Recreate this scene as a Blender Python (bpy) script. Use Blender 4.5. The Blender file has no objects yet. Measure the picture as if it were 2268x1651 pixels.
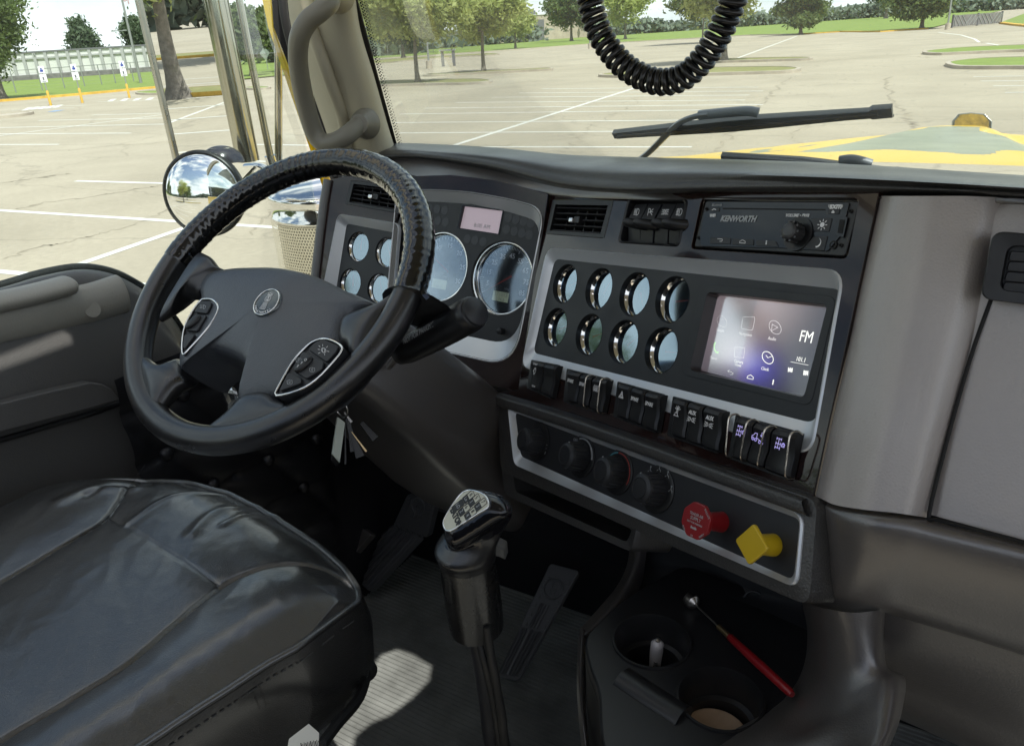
import bpy, math, random
import numpy as np
from mathutils import Vector, Matrix, noise
random.seed(7); rng = np.random.default_rng(7)
S = bpy.context.scene; C = S.collection
# ---------------------------------------------------------------- camera, sky, sun, exposure
# axes: X right, Y forward (truck heading), Z up; the camera stands at the origin, ground at z = -2.45
GZ = -2.45
M = np.array([[0.85318011, 0.1567866, -0.49749539], [0.51819005, -0.36390198, 0.77398606], [-0.05968892, -0.91814667, -0.39171919]])
cd = bpy.data.cameras.new("camera"); cam = bpy.data.objects.new("camera", cd); C.objects.link(cam)
cam.matrix_world = Matrix(((M[0][0], -M[0][1], -M[0][2], 0), (M[1][0], -M[1][1], -M[1][2], 0), (M[2][0], -M[2][1], -M[2][2], 0), (0, 0, 0, 1)))
cd.sensor_width = 36; cd.lens = 36 * 1750.3 / 2268; cd.clip_start = 0.02; cd.clip_end = 3000
S.camera = cam
SUN_EL, SUN_AZ = math.radians(58), math.radians(120)      # azimuth clockwise from +Y: the sun stands behind the right shoulder
sdir = Vector((math.sin(SUN_AZ) * math.cos(SUN_EL), math.cos(SUN_AZ) * math.cos(SUN_EL), math.sin(SUN_EL)))
W = bpy.data.worlds.new("World"); S.world = W; W.use_nodes = True
nt = W.node_tree; bg = nt.nodes['Background']
sky = nt.nodes.new('ShaderNodeTexSky'); sky.sky_type = 'NISHITA'; sky.sun_disc = False
sky.sun_elevation = SUN_EL; sky.sun_rotation = SUN_AZ; sky.air_density = 1.2; sky.dust_density = 2.5
tc = nt.nodes.new('ShaderNodeTexCoord'); mp = nt.nodes.new('ShaderNodeMapping'); mp.inputs['Scale'].default_value = (1, 1, 2.6)
nz = nt.nodes.new('ShaderNodeTexNoise'); nz.inputs['Scale'].default_value = 2.6; nz.inputs['Detail'].default_value = 8; nz.inputs['Roughness'].default_value = .58
cr = nt.nodes.new('ShaderNodeValToRGB'); cr.color_ramp.elements[0].position = .42; cr.color_ramp.elements[1].position = .58
n2 = nt.nodes.new('ShaderNodeTexNoise'); n2.inputs['Scale'].default_value = 5; n2.inputs['Detail'].default_value = 6
c2 = nt.nodes.new('ShaderNodeValToRGB'); c2.color_ramp.elements[0].color = (6.6, 7.1, 7.3, 1); c2.color_ramp.elements[1].color = (9.8, 10, 10, 1)
c2.color_ramp.elements[0].position = .35; c2.color_ramp.elements[1].position = .65
mx = nt.nodes.new('ShaderNodeMix'); mx.data_type = 'RGBA'
L = nt.links.new
L(tc.outputs['Generated'], mp.inputs[0]); L(mp.outputs[0], nz.inputs['Vector']); L(mp.outputs[0], n2.inputs['Vector'])
sx_ = nt.nodes.new('ShaderNodeSeparateXYZ'); hz = nt.nodes.new('ShaderNodeMapRange'); hz.inputs[1].default_value = .0; hz.inputs[2].default_value = .26; hz.inputs[3].default_value = .22; hz.inputs[4].default_value = -.03
ad_ = nt.nodes.new('ShaderNodeMath'); ad_.operation = 'ADD'; L(tc.outputs['Generated'], sx_.inputs[0]); L(sx_.outputs[2], hz.inputs[0]); L(nz.outputs[0], ad_.inputs[0]); L(hz.outputs[0], ad_.inputs[1])
L(ad_.outputs[0], cr.inputs[0]); L(n2.outputs[0], c2.inputs[0]); L(cr.outputs[0], mx.inputs[0])
L(sky.outputs[0], mx.inputs[6]); L(c2.outputs[0], mx.inputs[7]); L(mx.outputs[2], bg.inputs[0])
bg.inputs[1].default_value = 0.085
sl = bpy.data.lights.new("sun", 'SUN'); sl.energy = 3.4; sl.angle = math.radians(.4); sl.color = (1, .965, .90)
so = bpy.data.objects.new("sun", sl); C.objects.link(so); so.rotation_euler = sdir.to_track_quat('Z', 'Y').to_euler(); so.location = (0, 0, 8)
S.view_settings.view_transform = 'Standard'; S.view_settings.look = 'None'; S.view_settings.gamma = 1; S.view_settings.exposure = 0.82
S.cycles.max_bounces = 8; S.cycles.transparent_max_bounces = 24; S.cycles.caustics_reflective = False; S.cycles.caustics_refractive = False
S.cycles.sample_clamp_indirect = 6
# ---------------------------------------------------------------- measuring helpers (a 2268 x 1651 survey grid of the view)
FD = 1750.3
def nrm(v): v = np.array(v, float); return v / max(1e-12, np.linalg.norm(v))
def ray(x, y): return M @ np.array([(x - 1134) / FD, (y - 825.5) / FD, 1.])
def ay(x, y, Y): d = ray(x, y); return d * (Y / d[1])
def ax_(x, y, X): d = ray(x, y); return d * (X / d[0])
def az(x, y, Z): d = ray(x, y); return d * (Z / d[2])
def at(x, y, t): return ray(x, y) * t
class Fr:
    """a working plane: origin, normal towards the viewer, u to the right, v up"""
    def __init__(s, o, n, u):
        s.o = np.array(o, float); s.n = nrm(n); u = np.array(u, float); s.u = nrm(u - (u @ s.n) * s.n); s.v = np.cross(s.n, s.u)
    def uv(s, x, y, d=0):
        r = ray(x, y); P = r * ((s.n @ s.o + d) / (s.n @ r)) - s.o - s.n * d
        return (P @ s.u, P @ s.v)
    def P(s, a, b, d=0): return s.o + s.u * a + s.v * b + s.n * d
    def at(s, x, y, d=0): return s.P(*s.uv(x, y, d), d)
    def L(s, pts, d=0): return [s.uv(x, y, d) for x, y in pts]
    def off(s, d, a=0, b=0): return Fr(s.P(a, b, d), s.n, s.u)
# ---------------------------------------------------------------- materials
MATS = {}
def mat(name, col=(.5, .5, .5), rough=.5, metal=0, coat=0, coat_r=.05, emis=None, es=1, bump=0, bs=200, bdist=.001, var=0, vs=5, spec=.5, kind='noise', col2=None, rvar=0, trans=0, stretch=None, thr=None):
    m = bpy.data.materials.new(name); m.use_nodes = True; t = m.node_tree; b = t.nodes['Principled BSDF']
    b.inputs['Base Color'].default_value = (*col, 1); b.inputs['Roughness'].default_value = rough; b.inputs['Metallic'].default_value = metal
    b.inputs['Coat Weight'].default_value = coat; b.inputs['Coat Roughness'].default_value = coat_r; b.inputs['Specular IOR Level'].default_value = spec
    if emis: b.inputs['Emission Color'].default_value = (*emis, 1); b.inputs['Emission Strength'].default_value = es
    co = t.nodes.new('ShaderNodeTexCoord'); src = co.outputs['Object']
    if stretch:
        q = t.nodes.new('ShaderNodeMapping'); q.inputs['Scale'].default_value = stretch; t.links.new(src, q.inputs[0]); src = q.outputs[0]
    if var or rvar:
        n = t.nodes.new('ShaderNodeTexNoise'); n.inputs['Scale'].default_value = vs; n.inputs['Detail'].default_value = 6; n.inputs['Roughness'].default_value = .6
        t.links.new(src, n.inputs['Vector'])
        r = t.nodes.new('ShaderNodeValToRGB'); lo, hi = thr or (.3, .7)
        r.color_ramp.elements[0].position = lo; r.color_ramp.elements[1].position = hi
        if col2: r.color_ramp.elements[0].color = (*col, 1); r.color_ramp.elements[1].color = (*col2, 1)
        else:
            r.color_ramp.elements[0].color = (*[c * (1 - var) for c in col], 1); r.color_ramp.elements[1].color = (*[min(1, c * (1 + var)) for c in col], 1)
        t.links.new(n.outputs[0], r.inputs[0])
        if var: t.links.new(r.outputs[0], b.inputs['Base Color'])
        if rvar:
            a = t.nodes.new('ShaderNodeMapRange'); a.inputs[3].default_value = max(0, rough - rvar); a.inputs[4].default_value = min(1, rough + rvar); a.inputs[1].default_value = .3; a.inputs[2].default_value = .7
            t.links.new(n.outputs[0], a.inputs[0]); t.links.new(a.outputs[0], b.inputs['Roughness'])
    if bump:
        bp = t.nodes.new('ShaderNodeBump'); bp.inputs['Strength'].default_value = bump; bp.inputs['Distance'].default_value = bdist
        if kind == 'leather':
            v = t.nodes.new('ShaderNodeTexVoronoi'); v.feature = 'DISTANCE_TO_EDGE'; v.inputs['Scale'].default_value = bs
            nn = t.nodes.new('ShaderNodeTexNoise'); nn.inputs['Scale'].default_value = bs * .35; nn.inputs['Detail'].default_value = 5
            ad = t.nodes.new('ShaderNodeMath'); ad.operation = 'MULTIPLY_ADD'; ad.inputs[1].default_value = 1.2
            t.links.new(src, v.inputs['Vector']); t.links.new(src, nn.inputs['Vector']); t.links.new(v.outputs['Distance'], ad.inputs[0]); t.links.new(nn.outputs[0], ad.inputs[2]); t.links.new(ad.outputs[0], bp.inputs['Height'])
        else:
            nn = t.nodes.new('ShaderNodeTexNoise'); nn.inputs['Scale'].default_value = bs; nn.inputs['Detail'].default_value = 4; t.links.new(src, nn.inputs['Vector']); t.links.new(nn.outputs[0], bp.inputs['Height'])
        t.links.new(bp.outputs[0], b.inputs['Normal'])
    if trans:
        tr = t.nodes.new('ShaderNodeBsdfTranslucent'); tr.inputs[0].default_value = (*(col2 or col), 1); ms = t.nodes.new('ShaderNodeMixShader'); ms.inputs[0].default_value = trans
        t.links.new(b.outputs[0], ms.inputs[1]); t.links.new(tr.outputs[0], ms.inputs[2]); t.links.new(ms.outputs[0], t.nodes['Material Output'].inputs[0])
    b.inputs['Coat IOR'].default_value = 1.5 if coat < 1 or rough < .3 else 1.85
    MATS[name] = m; return m
def glass(name, tint=(1, 1, 1), k=1., base=0., rough=0., dirt=0, ds=30, gc=(1, 1, 1)):
    """thin clear pane: light passes straight through, a Fresnel share is mirrored, optional specks of dirt"""
    m = bpy.data.materials.new(name); m.use_nodes = True; t = m.node_tree; t.nodes.remove(t.nodes['Principled BSDF'])
    tr = t.nodes.new('ShaderNodeBsdfTransparent'); tr.inputs[0].default_value = (*tint, 1)
    gl = t.nodes.new('ShaderNodeBsdfGlossy'); gl.inputs['Roughness'].default_value = rough; gl.inputs[0].default_value = (*gc, 1)
    fr = t.nodes.new('ShaderNodeFresnel'); fr.inputs[0].default_value = 1.5
    ma = t.nodes.new('ShaderNodeMath'); ma.operation = 'MULTIPLY_ADD'; ma.inputs[1].default_value = k; ma.inputs[2].default_value = base; ma.use_clamp = True
    ms = t.nodes.new('ShaderNodeMixShader'); t.links.new(fr.outputs[0], ma.inputs[0]); t.links.new(ma.outputs[0], ms.inputs[0]); t.links.new(tr.outputs[0], ms.inputs[1]); t.links.new(gl.outputs[0], ms.inputs[2])
    out = ms.outputs[0]
    if dirt:
        co = t.nodes.new('ShaderNodeTexCoord'); v = t.nodes.new('ShaderNodeTexVoronoi'); v.inputs['Scale'].default_value = ds; t.links.new(co.outputs['Object'], v.inputs[0])
        r = t.nodes.new('ShaderNodeMapRange'); r.inputs[1].default_value = .05; r.inputs[2].default_value = .14; r.inputs[3].default_value = dirt; r.inputs[4].default_value = dirt * .3; t.links.new(v.outputs[0], r.inputs[0])
        nn = t.nodes.new('ShaderNodeTexNoise'); nn.inputs['Scale'].default_value = ds * .12; nn.inputs['Detail'].default_value = 5; t.links.new(co.outputs['Object'], nn.inputs['Vector'])
        mm = t.nodes.new('ShaderNodeMath'); mm.operation = 'MULTIPLY'; t.links.new(r.outputs[0], mm.inputs[0]); t.links.new(nn.outputs[0], mm.inputs[1])
        df = t.nodes.new('ShaderNodeBsdfTranslucent'); df.inputs[0].default_value = (.8, .78, .7, 1); m2 = t.nodes.new('ShaderNodeMixShader')
        t.links.new(mm.outputs[0], m2.inputs[0]); t.links.new(out, m2.inputs[1]); t.links.new(df.outputs[0], m2.inputs[2]); out = m2.outputs[0]
    t.links.new(out, t.nodes['Material Output'].inputs[0]); MATS[name] = m; return m
mat('pad', (.045, .043, .041), .38, coat=.35, coat_r=.3, bump=.5, bs=280, kind='leather', bdist=.0014, rvar=.08, vs=8)
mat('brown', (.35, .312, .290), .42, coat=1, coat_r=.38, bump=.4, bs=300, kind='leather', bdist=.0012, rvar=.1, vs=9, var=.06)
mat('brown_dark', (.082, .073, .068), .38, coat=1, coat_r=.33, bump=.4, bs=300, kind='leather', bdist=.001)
mat('beige', (.48, .445, .335), .6, bump=.25, bs=120, kind='leather', bdist=.001, var=.05, vs=6)
mat('handle', (.21, .198, .158), .42, bump=.1, bs=300, bdist=.0004, rvar=.05, vs=12)
mat('wood_gloss', (.008, .004, .004), .1, coat=.45, coat_r=.02, var=.5, vs=14, col2=(.028, .011, .009), spec=.3)
mat('black_gloss', (.006, .006, .008), .12, coat=.4, coat_r=.03, spec=.3)
mat('satin_grey', (.16, .16, .155), .4)
mat('satin_silver', (.72, .74, .76), .36, metal=.45, bump=.15, bs=900, bdist=.0002, rvar=.06, vs=40)
mat('panel_black', (.022, .024, .027), .5, bump=.35, bs=900, bdist=.0003, rvar=.06, vs=20)
mat('plastic_black', (.012, .012, .013), .38, bump=.12, bs=700, bdist=.0003)
mat('lamp_dark', (.04, .043, .048), .4)
mat('button_dark', (.05, .05, .052), .35)
mat('deep_black', (.004, .004, .004), .7)
mat('matte_black', (.020, .021, .024), .45, bump=.2, bs=500, bdist=.0004)
mat('chrome', (.85, .84, .82), .06, metal=1)
mat('chrome_worn_tree_tint', (.5, .48, .40), .16, metal=1, rvar=.08, vs=20)  # dull olive tone put in for reflected trees; roughness varies as wear
mat('chrome_dull', (.55, .53, .48), .3, metal=1, rvar=.1, vs=20)
mat('wire', (.72, .66, .58), .25, metal=1)
mat('white_mark', (.78, .78, .78), .5, emis=(.8, .8, .8), es=.02)
mat('grey_mark', (.42, .43, .44), .5)
mat('dim_mark', (.16, .17, .18), .5)
mat('dark_mark', (.02, .02, .02), .5)
mat('lilac_mark', (.55, .5, .9), .5, emis=(.55, .48, .9), es=.25)
mat('gauge_face', (.02, .021, .024), .6)
mat('needle', (.55, .04, .03), .4)
mat('leather_seat', (.012, .012, .012), .4, coat=1, coat_r=.24, spec=.8, bump=.9, bs=420, kind='leather', bdist=.0007, rvar=.1, vs=7)
mat('leather_wheel', (.009, .009, .010), .34, coat=.7, coat_r=.25, bump=.4, bs=420, kind='leather', bdist=.0005, rvar=.12, vs=16)
mat('wheel_pad', (.058, .064, .074), .42, coat=.5, coat_r=.35, bump=.7, bs=330, kind='leather', bdist=.0007, rvar=.05, vs=20)
mat('tape', (.006, .006, .006), .16, coat=.6, coat_r=.08, rvar=.09, vs=30)
mat('thread', (.05, .05, .048), .8)
mat('rubber', (.01, .01, .01), .55)
mat('red_plastic', (.27, .008, .012), .35, coat=.3)
mat('yellow_plastic', (.62, .42, .012), .35, coat=.3)
mat('white_plastic', (.75, .72, .74), .3, coat=.3)
mat('paper', (.8, .78, .7), .7)
mat('tag', (.75, .8, .7), .45, coat=.5)
mat('cream_plate', (.62, .58, .45), .3, metal=.3, rvar=.06, vs=30)
mat('lcd_pink', (.25, .2, .24), .25, emis=(.46, .38, .42), es=.34, var=.05, vs=30)
mat('lcd_green', (.2, .22, .18), .3, emis=(.3, .36, .25), es=.25)
mat('yellow_paint', (.88, .56, .0), .35, coat=.35, coat_r=.05, bump=.05, bs=30, bdist=.001)
mat('dark_rib', (.085, .088, .092), .36)
mat('brown_lid', (.5, .36, .25), .6, var=.25, vs=20)
mat('steel', (.5, .48, .45), .3, metal=1)
mat('brass', (.6, .45, .25), .35, metal=1)
mat('grass', (.15, .21, .035), .9, var=.3, vs=.6, col2=(.20, .27, .05))
mat('grass_dry', (.17, .185, .05), .9, var=.3, vs=2, col2=(.26, .24, .10))
mat('kerb', (.42, .37, .3), .85, var=.15, vs=1.5)
mat('kerb_yellow', (.62, .38, .06), .8, var=.25, vs=2)
mat('paint_white', (.68, .67, .62), .7, var=.1, vs=3)
mat('paint_blue', (.2, .35, .6), .7)
mat('bark', (.2, .175, .15), .9, var=.3, vs=6, bump=.6, bs=14, bdist=.05)
mat('post_grey', (.3, .31, .3), .5, metal=.4)
mat('sign_white', (.75, .76, .78), .5)
mat('sign_blue', (.03, .06, .3), .5)
mat('wall_white', (.62, .62, .6), .8, var=.08, vs=.3)
mat('wall_dark', (.14, .14, .15), .8)
mat('wall_grey', (.36, .36, .36), .8)
mat('vinyl_dark', (.010, .010, .012), .42, bump=.3, bs=300, kind='leather', bdist=.0006)
mat('leaves_far', (.12, .155, .12), .7, var=.35, vs=.2, col2=(.17, .21, .15), trans=.2)  # far leaf colour lightened and blued in place of distance haze
mat('wall_tan', (.42, .36, .29), .85, var=.15, vs=.5)
mat('slat_grey', (.17, .16, .16), .8, var=.3, vs=1.2)
mat('flag_red', (.35, .06, .09), .8); mat('flag_white', (.7, .68, .7), .8); mat('flag_blue', (.05, .06, .2), .8)
glass('windshield_glass', (.93, .97, .95), k=.35, dirt=.3, ds=75)
glass('side_glass', (.93, .97, .96), k=.15, dirt=.08, ds=40)
glass('dial_glass', (.95, .96, .98), k=1.6, base=.06, rough=.06, gc=(.75, .88, 1))
glass('gauge_glass', (.92, .94, .97), k=3, base=.22, rough=.05, gc=(.66, .84, 1))
mirror_m = mat('mirror', (.93, .93, .93), .0, metal=1)
LEAF = [mat('leaves_green', (.05, .085, .022), .55, var=.5, vs=.8, col2=(.17, .23, .07), trans=.4),
        mat('leaves_yellow', (.2, .26, .06), .55, var=.4, vs=.7, col2=(.5, .54, .2), trans=.5),
        mat('leaves_dark', (.075, .115, .06), .6, var=.4, vs=.5, col2=(.12, .17, .08), trans=.35)]
# ---------------------------------------------------------------- mesh helpers
OFF = {}
def link_mesh(name, V, F, m, par=None, smooth=40, bev=0, seg=2, mats=None, mi=None, off=None):
    o_ = np.array(OFF.get(par.name, (0, 0, 0)) if par else (off if off is not None else (0, 0, 0)), float)
    me = bpy.data.meshes.new(name); V = np.array(V, float) - o_
    me.from_pydata(V.tolist(), [], [list(map(int, f)) for f in F]); me.validate()
    for k in (mats or [m]): me.materials.append(MATS[k] if isinstance(k, str) else k)
    if mi is not None and len(mi) == len(me.polygons): me.polygons.foreach_set('material_index', list(map(int, mi)))
    if smooth: me.polygons.foreach_set('use_smooth', [True] * len(me.polygons)); (None if bev else me.set_sharp_from_angle(angle=math.radians(smooth)))
    me.update(); o = bpy.data.objects.new(name, me); C.objects.link(o)
    if par: o.parent = par; OFF[o.name] = o_
    else: o.location = o_; OFF[o.name] = o_
    if bev:
        b = o.modifiers.new('bevel', 'BEVEL'); b.width = bev; b.segments = seg; b.limit_method = 'ANGLE'; b.angle_limit = math.radians(30); b.harden_normals = True
    return o
def tag(o, label=None, cat=None, group=None, kind=None):
    if label: o['label'] = label
    if cat: o['category'] = cat
    if group: o['group'] = group
    if kind: o['kind'] = kind
    return o
def thing(name, loc, label, cat, group=None, kind=None):
    o = bpy.data.objects.new(name, None); C.objects.link(o); o.location = loc; o.empty_display_size = .05; OFF[o.name] = np.array(loc, float)
    return tag(o, label, cat, group, kind)
def join(parts):
    V = []; F = []; n = 0
    for v, f in parts:
        V += [tuple(p) for p in v]; F += [[i + n for i in g] for g in f]; n = len(V)
    return V, F
def flip(vf): return vf[0], [f[::-1] for f in vf[1]]
def loft(loops, closed=True, cap0=False, cap1=False):
    n = len(loops[0]); V = [tuple(p) for l in loops for p in l]; F = []
    for i in range(len(loops) - 1):
        for j in range(n if closed else n - 1):
            k = (j + 1) % n; F.append([i * n + j, i * n + k, (i + 1) * n + k, (i + 1) * n + j])
    if cap0: F.append(list(range(n))[::-1])
    if cap1: F.append([(len(loops) - 1) * n + j for j in range(n)])
    return V, F
def cat(P, k=4, closed=False):
    """Catmull-Rom upsampling"""
    P = np.array(P, float); n = len(P); out = []
    g = (lambda i: P[i % n]) if closed else (lambda i: P[min(max(i, 0), n - 1)] if 0 <= i < n else (2 * P[0] - P[1] if i < 0 else 2 * P[-1] - P[-2]))
    for i in range(n if closed else n - 1):
        a, b, c, d = g(i - 1), g(i), g(i + 1), g(i + 2)
        for j in range(k):
            t = j / k; out.append(.5 * (2 * b + (c - a) * t + (2 * a - 5 * b + 4 * c - d) * t * t + (3 * b - a - 3 * c + d) * t ** 3))
    if not closed: out.append(P[-1])
    return np.array(out)
def grid(rows, k=5, kr=4):
    """smooth surface through rows of 3D points"""
    R = np.array([cat(r, k) for r in rows]); n = R.shape[1]
    R2 = np.array([cat(R[:, j], kr) for j in range(n)]).transpose(1, 0, 2)
    return loft(list(R2), closed=False)
def tube(P, r, n=10, closed=False, caps=True, sq=1.):
    P = np.array(P, float); m = len(P); rr = np.full(m, r) if np.isscalar(r) else np.array(r, float)
    T = np.gradient(P, axis=0) if not closed else (np.roll(P, -1, 0) - np.roll(P, 1, 0)); T /= np.linalg.norm(T, axis=1)[:, None] + 1e-12
    a = np.array([0, 0, 1.]) if abs(T[0][2]) < .9 else np.array([1., 0, 0]); N = nrm(np.cross(T[0], a)); loops = []
    for i in range(m):
        N = N - (N @ T[i]) * T[i]; N = nrm(N); B = np.cross(T[i], N)
        loops.append([P[i] + rr[i] * (math.cos(t) * N + sq * math.sin(t) * B) for t in np.linspace(0, 2 * math.pi, n, endpoint=False)])
    if closed: loops.append(loops[0])
    return loft(loops, True, caps and not closed, caps and not closed)
def lathe(o, axis, prof, n=32, caps=(True, True), u=None):
    o = np.array(o, float); a = nrm(axis); h = np.array([0, 0, 1.]) if abs(a[2]) < .9 else np.array([1., 0, 0])
    e1 = nrm(np.cross(h, a)) if u is None else nrm(u); e2 = np.cross(a, e1)
    loops = [[o + a * z + r * (math.cos(t) * e1 + math.sin(t) * e2) for t in np.linspace(0, 2 * math.pi, n, endpoint=False)] for r, z in prof]
    return loft(loops, True, caps[0], caps[1])
def boxf(fr, a0, a1, b0, b1, d0, d1):
    q = [(a0, b0), (a1, b0), (a1, b1), (a0, b1)]
    return loft([[fr.P(a, b, d0) for a, b in q], [fr.P(a, b, d1) for a, b in q]], True, True, True)
def box(c, s, rz=0):
    c = np.array(c, float); X = np.array([math.cos(rz), math.sin(rz), 0]); Y = np.array([-math.sin(rz), math.cos(rz), 0]); Z = np.array([0, 0, 1.])
    q = [(-1, -1), (1, -1), (1, 1), (-1, 1)]
    return loft([[c + X * a * s[0] / 2 + Y * b * s[1] / 2 + Z * d * s[2] / 2 for a, b in q] for d in (-1, 1)], True, True, True)
def prism(fr, pts, d0, d1): return loft([[fr.P(a, b, d0) for a, b in pts], [fr.P(a, b, d1) for a, b in pts]], True, True, True)
def ccw(p):
    p = [tuple(q) for q in p]; s = sum(p[i][0] * p[(i + 1) % len(p)][1] - p[(i + 1) % len(p)][0] * p[i][1] for i in range(len(p)))
    return p if s > 0 else p[::-1]
def rq(c, r, n=6):
    """rounded polygon loop from corners (2D), counter-clockwise"""
    c = [np.array(q, float) for q in ccw(c)]; out = []; N = len(c); rs = [r] * N if np.isscalar(r) else r
    for i in range(N):
        p, a, b = c[i], c[i - 1], c[(i + 1) % N]; e1 = nrm(a - p); e2 = nrm(b - p); ri = min(rs[i], .45 * np.linalg.norm(a - p), .45 * np.linalg.norm(b - p))
        s, t = p + e1 * ri, p + e2 * ri
        for j in range(n + 1):
            k = j / n; out.append(tuple((1 - k) ** 2 * s + 2 * k * (1 - k) * p + k * k * t))
    return out
def circ(a, b, r, n=40, ry=None, rot=0):
    ry = ry or r; c, s = math.cos(rot), math.sin(rot); out = []
    for t in np.linspace(0, 2 * math.pi, n, endpoint=False):
        x, y = r * math.cos(t), ry * math.sin(t); out.append((a + x * c - y * s, b + x * s + y * c))
    return out
def sc(l, k, c=None):
    l = np.array(l); c = l.mean(0) if c is None else np.array(c); return [tuple(c + (p - c) * k) for p in l]
def curve_vf(cu, fr):
    o = bpy.data.objects.new('tmp', cu); me = o.to_mesh(); V = [fr.P(*v.co) for v in me.vertices]; F = [list(p.vertices) for p in me.polygons]
    o.to_mesh_clear(); bpy.data.objects.remove(o); bpy.data.curves.remove(cu); return V, F
def plate(fr, loops, d0, d1, bev=0.):
    """flat plate with holes: first loop is the outline, the others are openings"""
    cu = bpy.data.curves.new('c', 'CURVE'); cu.dimensions = '2D'; cu.fill_mode = 'BOTH'; cu.extrude = max(1e-5, (d1 - d0) / 2 - bev); cu.bevel_depth = bev; cu.bevel_resolution = 2; cu.offset = -bev
    for l in loops:
        sp = cu.splines.new('POLY'); sp.points.add(len(l) - 1); sp.use_cyclic_u = True
        for p, q in zip(sp.points, l): p.co = (q[0], q[1], 0, 1)
    return curve_vf(cu, fr.off((d0 + d1) / 2))
def text(fr, s, a, b, size, d=.0005, rot=0, sx=1, al='CENTER', ext=.00008, shear=0, bold=0):
    cu = bpy.data.curves.new('t', 'FONT'); cu.body = s; cu.size = size; cu.align_x = al; cu.align_y = 'CENTER'; cu.extrude = ext; cu.resolution_u = 2; cu.shear = shear; cu.offset = bold
    c, q = math.cos(rot), math.sin(rot); f = Fr(fr.P(a, b, d), fr.n, fr.u * c + fr.v * q); V, F = curve_vf(cu, f)
    if sx != 1: V = [f.o + f.u * (((p - f.o) @ f.u) * sx) + f.v * ((p - f.o) @ f.v) + f.n * ((p - f.o) @ f.n) for p in map(np.array, V)]
    return V, F
def strokes(fr, lines, w, d=.0005, a=0, b=0, k=1., rot=0, th=.00015):
    """ribbon strokes for pictograms; polylines in local units scaled by k"""
    out = []; c, s = math.cos(rot), math.sin(rot)
    for l in lines:
        l = [np.array((a + k * (x * c - y * s), b + k * (x * s + y * c))) for x, y in l]
        for p, q in zip(l[:-1], l[1:]):
            t = q - p; ln = np.linalg.norm(t)
            if ln < 1e-9: continue
            t /= ln; nn = np.array((-t[1], t[0])) * w / 2; p2 = p - t * w * .3; q2 = q + t * w * .3
            out.append(prism(fr, [p2 - nn, q2 - nn, q2 + nn, p2 + nn], d, d + th))
    return join(out)
def arc(cx, cy, r, a0, a1, n=10): return [(cx + r * math.cos(math.radians(t)), cy + r * math.sin(math.radians(t))) for t in np.linspace(a0, a1, n)]
# ---------------------------------------------------------------- dashboard
CP = Fr((-.53336, .99314, -.34203), (-.463, -.798, .386), (.884, -.446, .139))       # centre stack, turned to the driver
nC = nrm((-.06, -.929, .366)); r0 = ray(1110, 616); oC = r0 * (-1.05 / (nC @ r0))
_c = Fr(oC, nC, (1, 0, 0)); a_, b_ = np.array(_c.uv(1026, 456)), np.array(_c.uv(1114, 465.5)); c_, d_ = np.array(_c.uv(1015.3, 504.4)), np.array(_c.uv(1103.9, 517.9))
uu = nrm(b_ - a_) + nrm(d_ - c_); CL = Fr(oC, nC, _c.u * uu[0] + _c.v * uu[1])          # instrument cluster
HP = CP.off(.022)
z5 = lambda p: [(x * .2686 + 719.8, y * .2686 + 387.6) for x, y in p]
z6 = lambda p: [(x * .3662 + 1107.4, y * .3662 + 387.6) for x, y in p]
z7 = lambda p: [(x * .3421 + 1052, y * .3421 + 775.2) for x, y in p]
zk = lambda p: [(x * .2856 + 1151.8, y * .2856 + 775.3) for x, y in p]
zr = lambda p: [(x * .1831 + 1522.7, y * .1831 + 409.7) for x, y in p]
zs = lambda p: [(x * .1831 + 1494.9, y * .1831 + 609.) for x, y in p]
dash = thing('dashboard', (-.6, 1.1, -.9), 'wide dark truck dashboard with glossy black trim, chrome ringed gauges and a colour touch screen', 'dashboard')
# padded top
def cols(y0, pts): return [ay(x, y, Y) for x, y, Y in pts]
xs = [760, 800, 880, 960, 1100, 1250, 1420, 1600, 1860, 2268, 2700]
rA = cols(0, [(750, 352, 1.29), (800, 324, 1.29), (880, 317, 1.29), (960, 319, 1.29), (1100, 327, 1.29), (1250, 342, 1.27), (1420, 348, 1.27), (1600, 352, 1.27), (1860, 362, 1.27), (2268, 388, 1.27), (2700, 412, 1.27)])
rA0 = [p + np.array([0, .10, -.03]) for p in rA]
rB = cols(0, [(760, 356, 1.2), (815, 334, 1.2), (885, 328, 1.19), (965, 332, 1.18), (1100, 343, 1.15), (1250, 364, 1.1), (1420, 372, 1.0), (1600, 374, .95), (1860, 384, .87), (2268, 408, .82), (2700, 440, .80)])
rB2 = cols(0, [(765, 358, 1.17), (822, 342, 1.17), (892, 336, 1.165), (972, 341, 1.155), (1100, 357, 1.125), (1245, 388, 1.07), (1410, 402, .965), (1600, 402, .91), (1880, 407, .835), (2268, 424, .79), (2700, 458, .77)])
rC = cols(0, [(770, 361, 1.16), (830, 350, 1.16), (898, 345, 1.155), (978, 351, 1.145), (1098, 370, 1.115), (1240, 405, 1.06), (1400, 421, .96), (1600, 420, .905), (1900, 424, .835), (2268, 433, .79), (2700, 468, .77)])
rD = cols(0, [(773, 364, 1.17), (835, 355, 1.17), (903, 351, 1.165), (984, 358, 1.155), (1098, 379, 1.13), (1238, 415, 1.075), (1398, 428, .985), (1600, 427, .935), (1925, 430, .86), (2268, 437, .81), (2700, 472, .79)])
XR = lambda r: r
def ext(rows, m, name='dash_end'):
    a = cat([r[-1] for r in rows], 4); link_mesh(name, *loft([list(a), [np.array([1.13, p[1], p[2]]) for p in a]], False), m, dash, 60)
ext([rA0, rA, rB, rB2, rC, rD], 'pad')
link_mesh('pad', *flip(grid([rA0, rA, rB, rB2, rC, rD], 6, 5)), 'pad', dash, 60)
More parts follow.
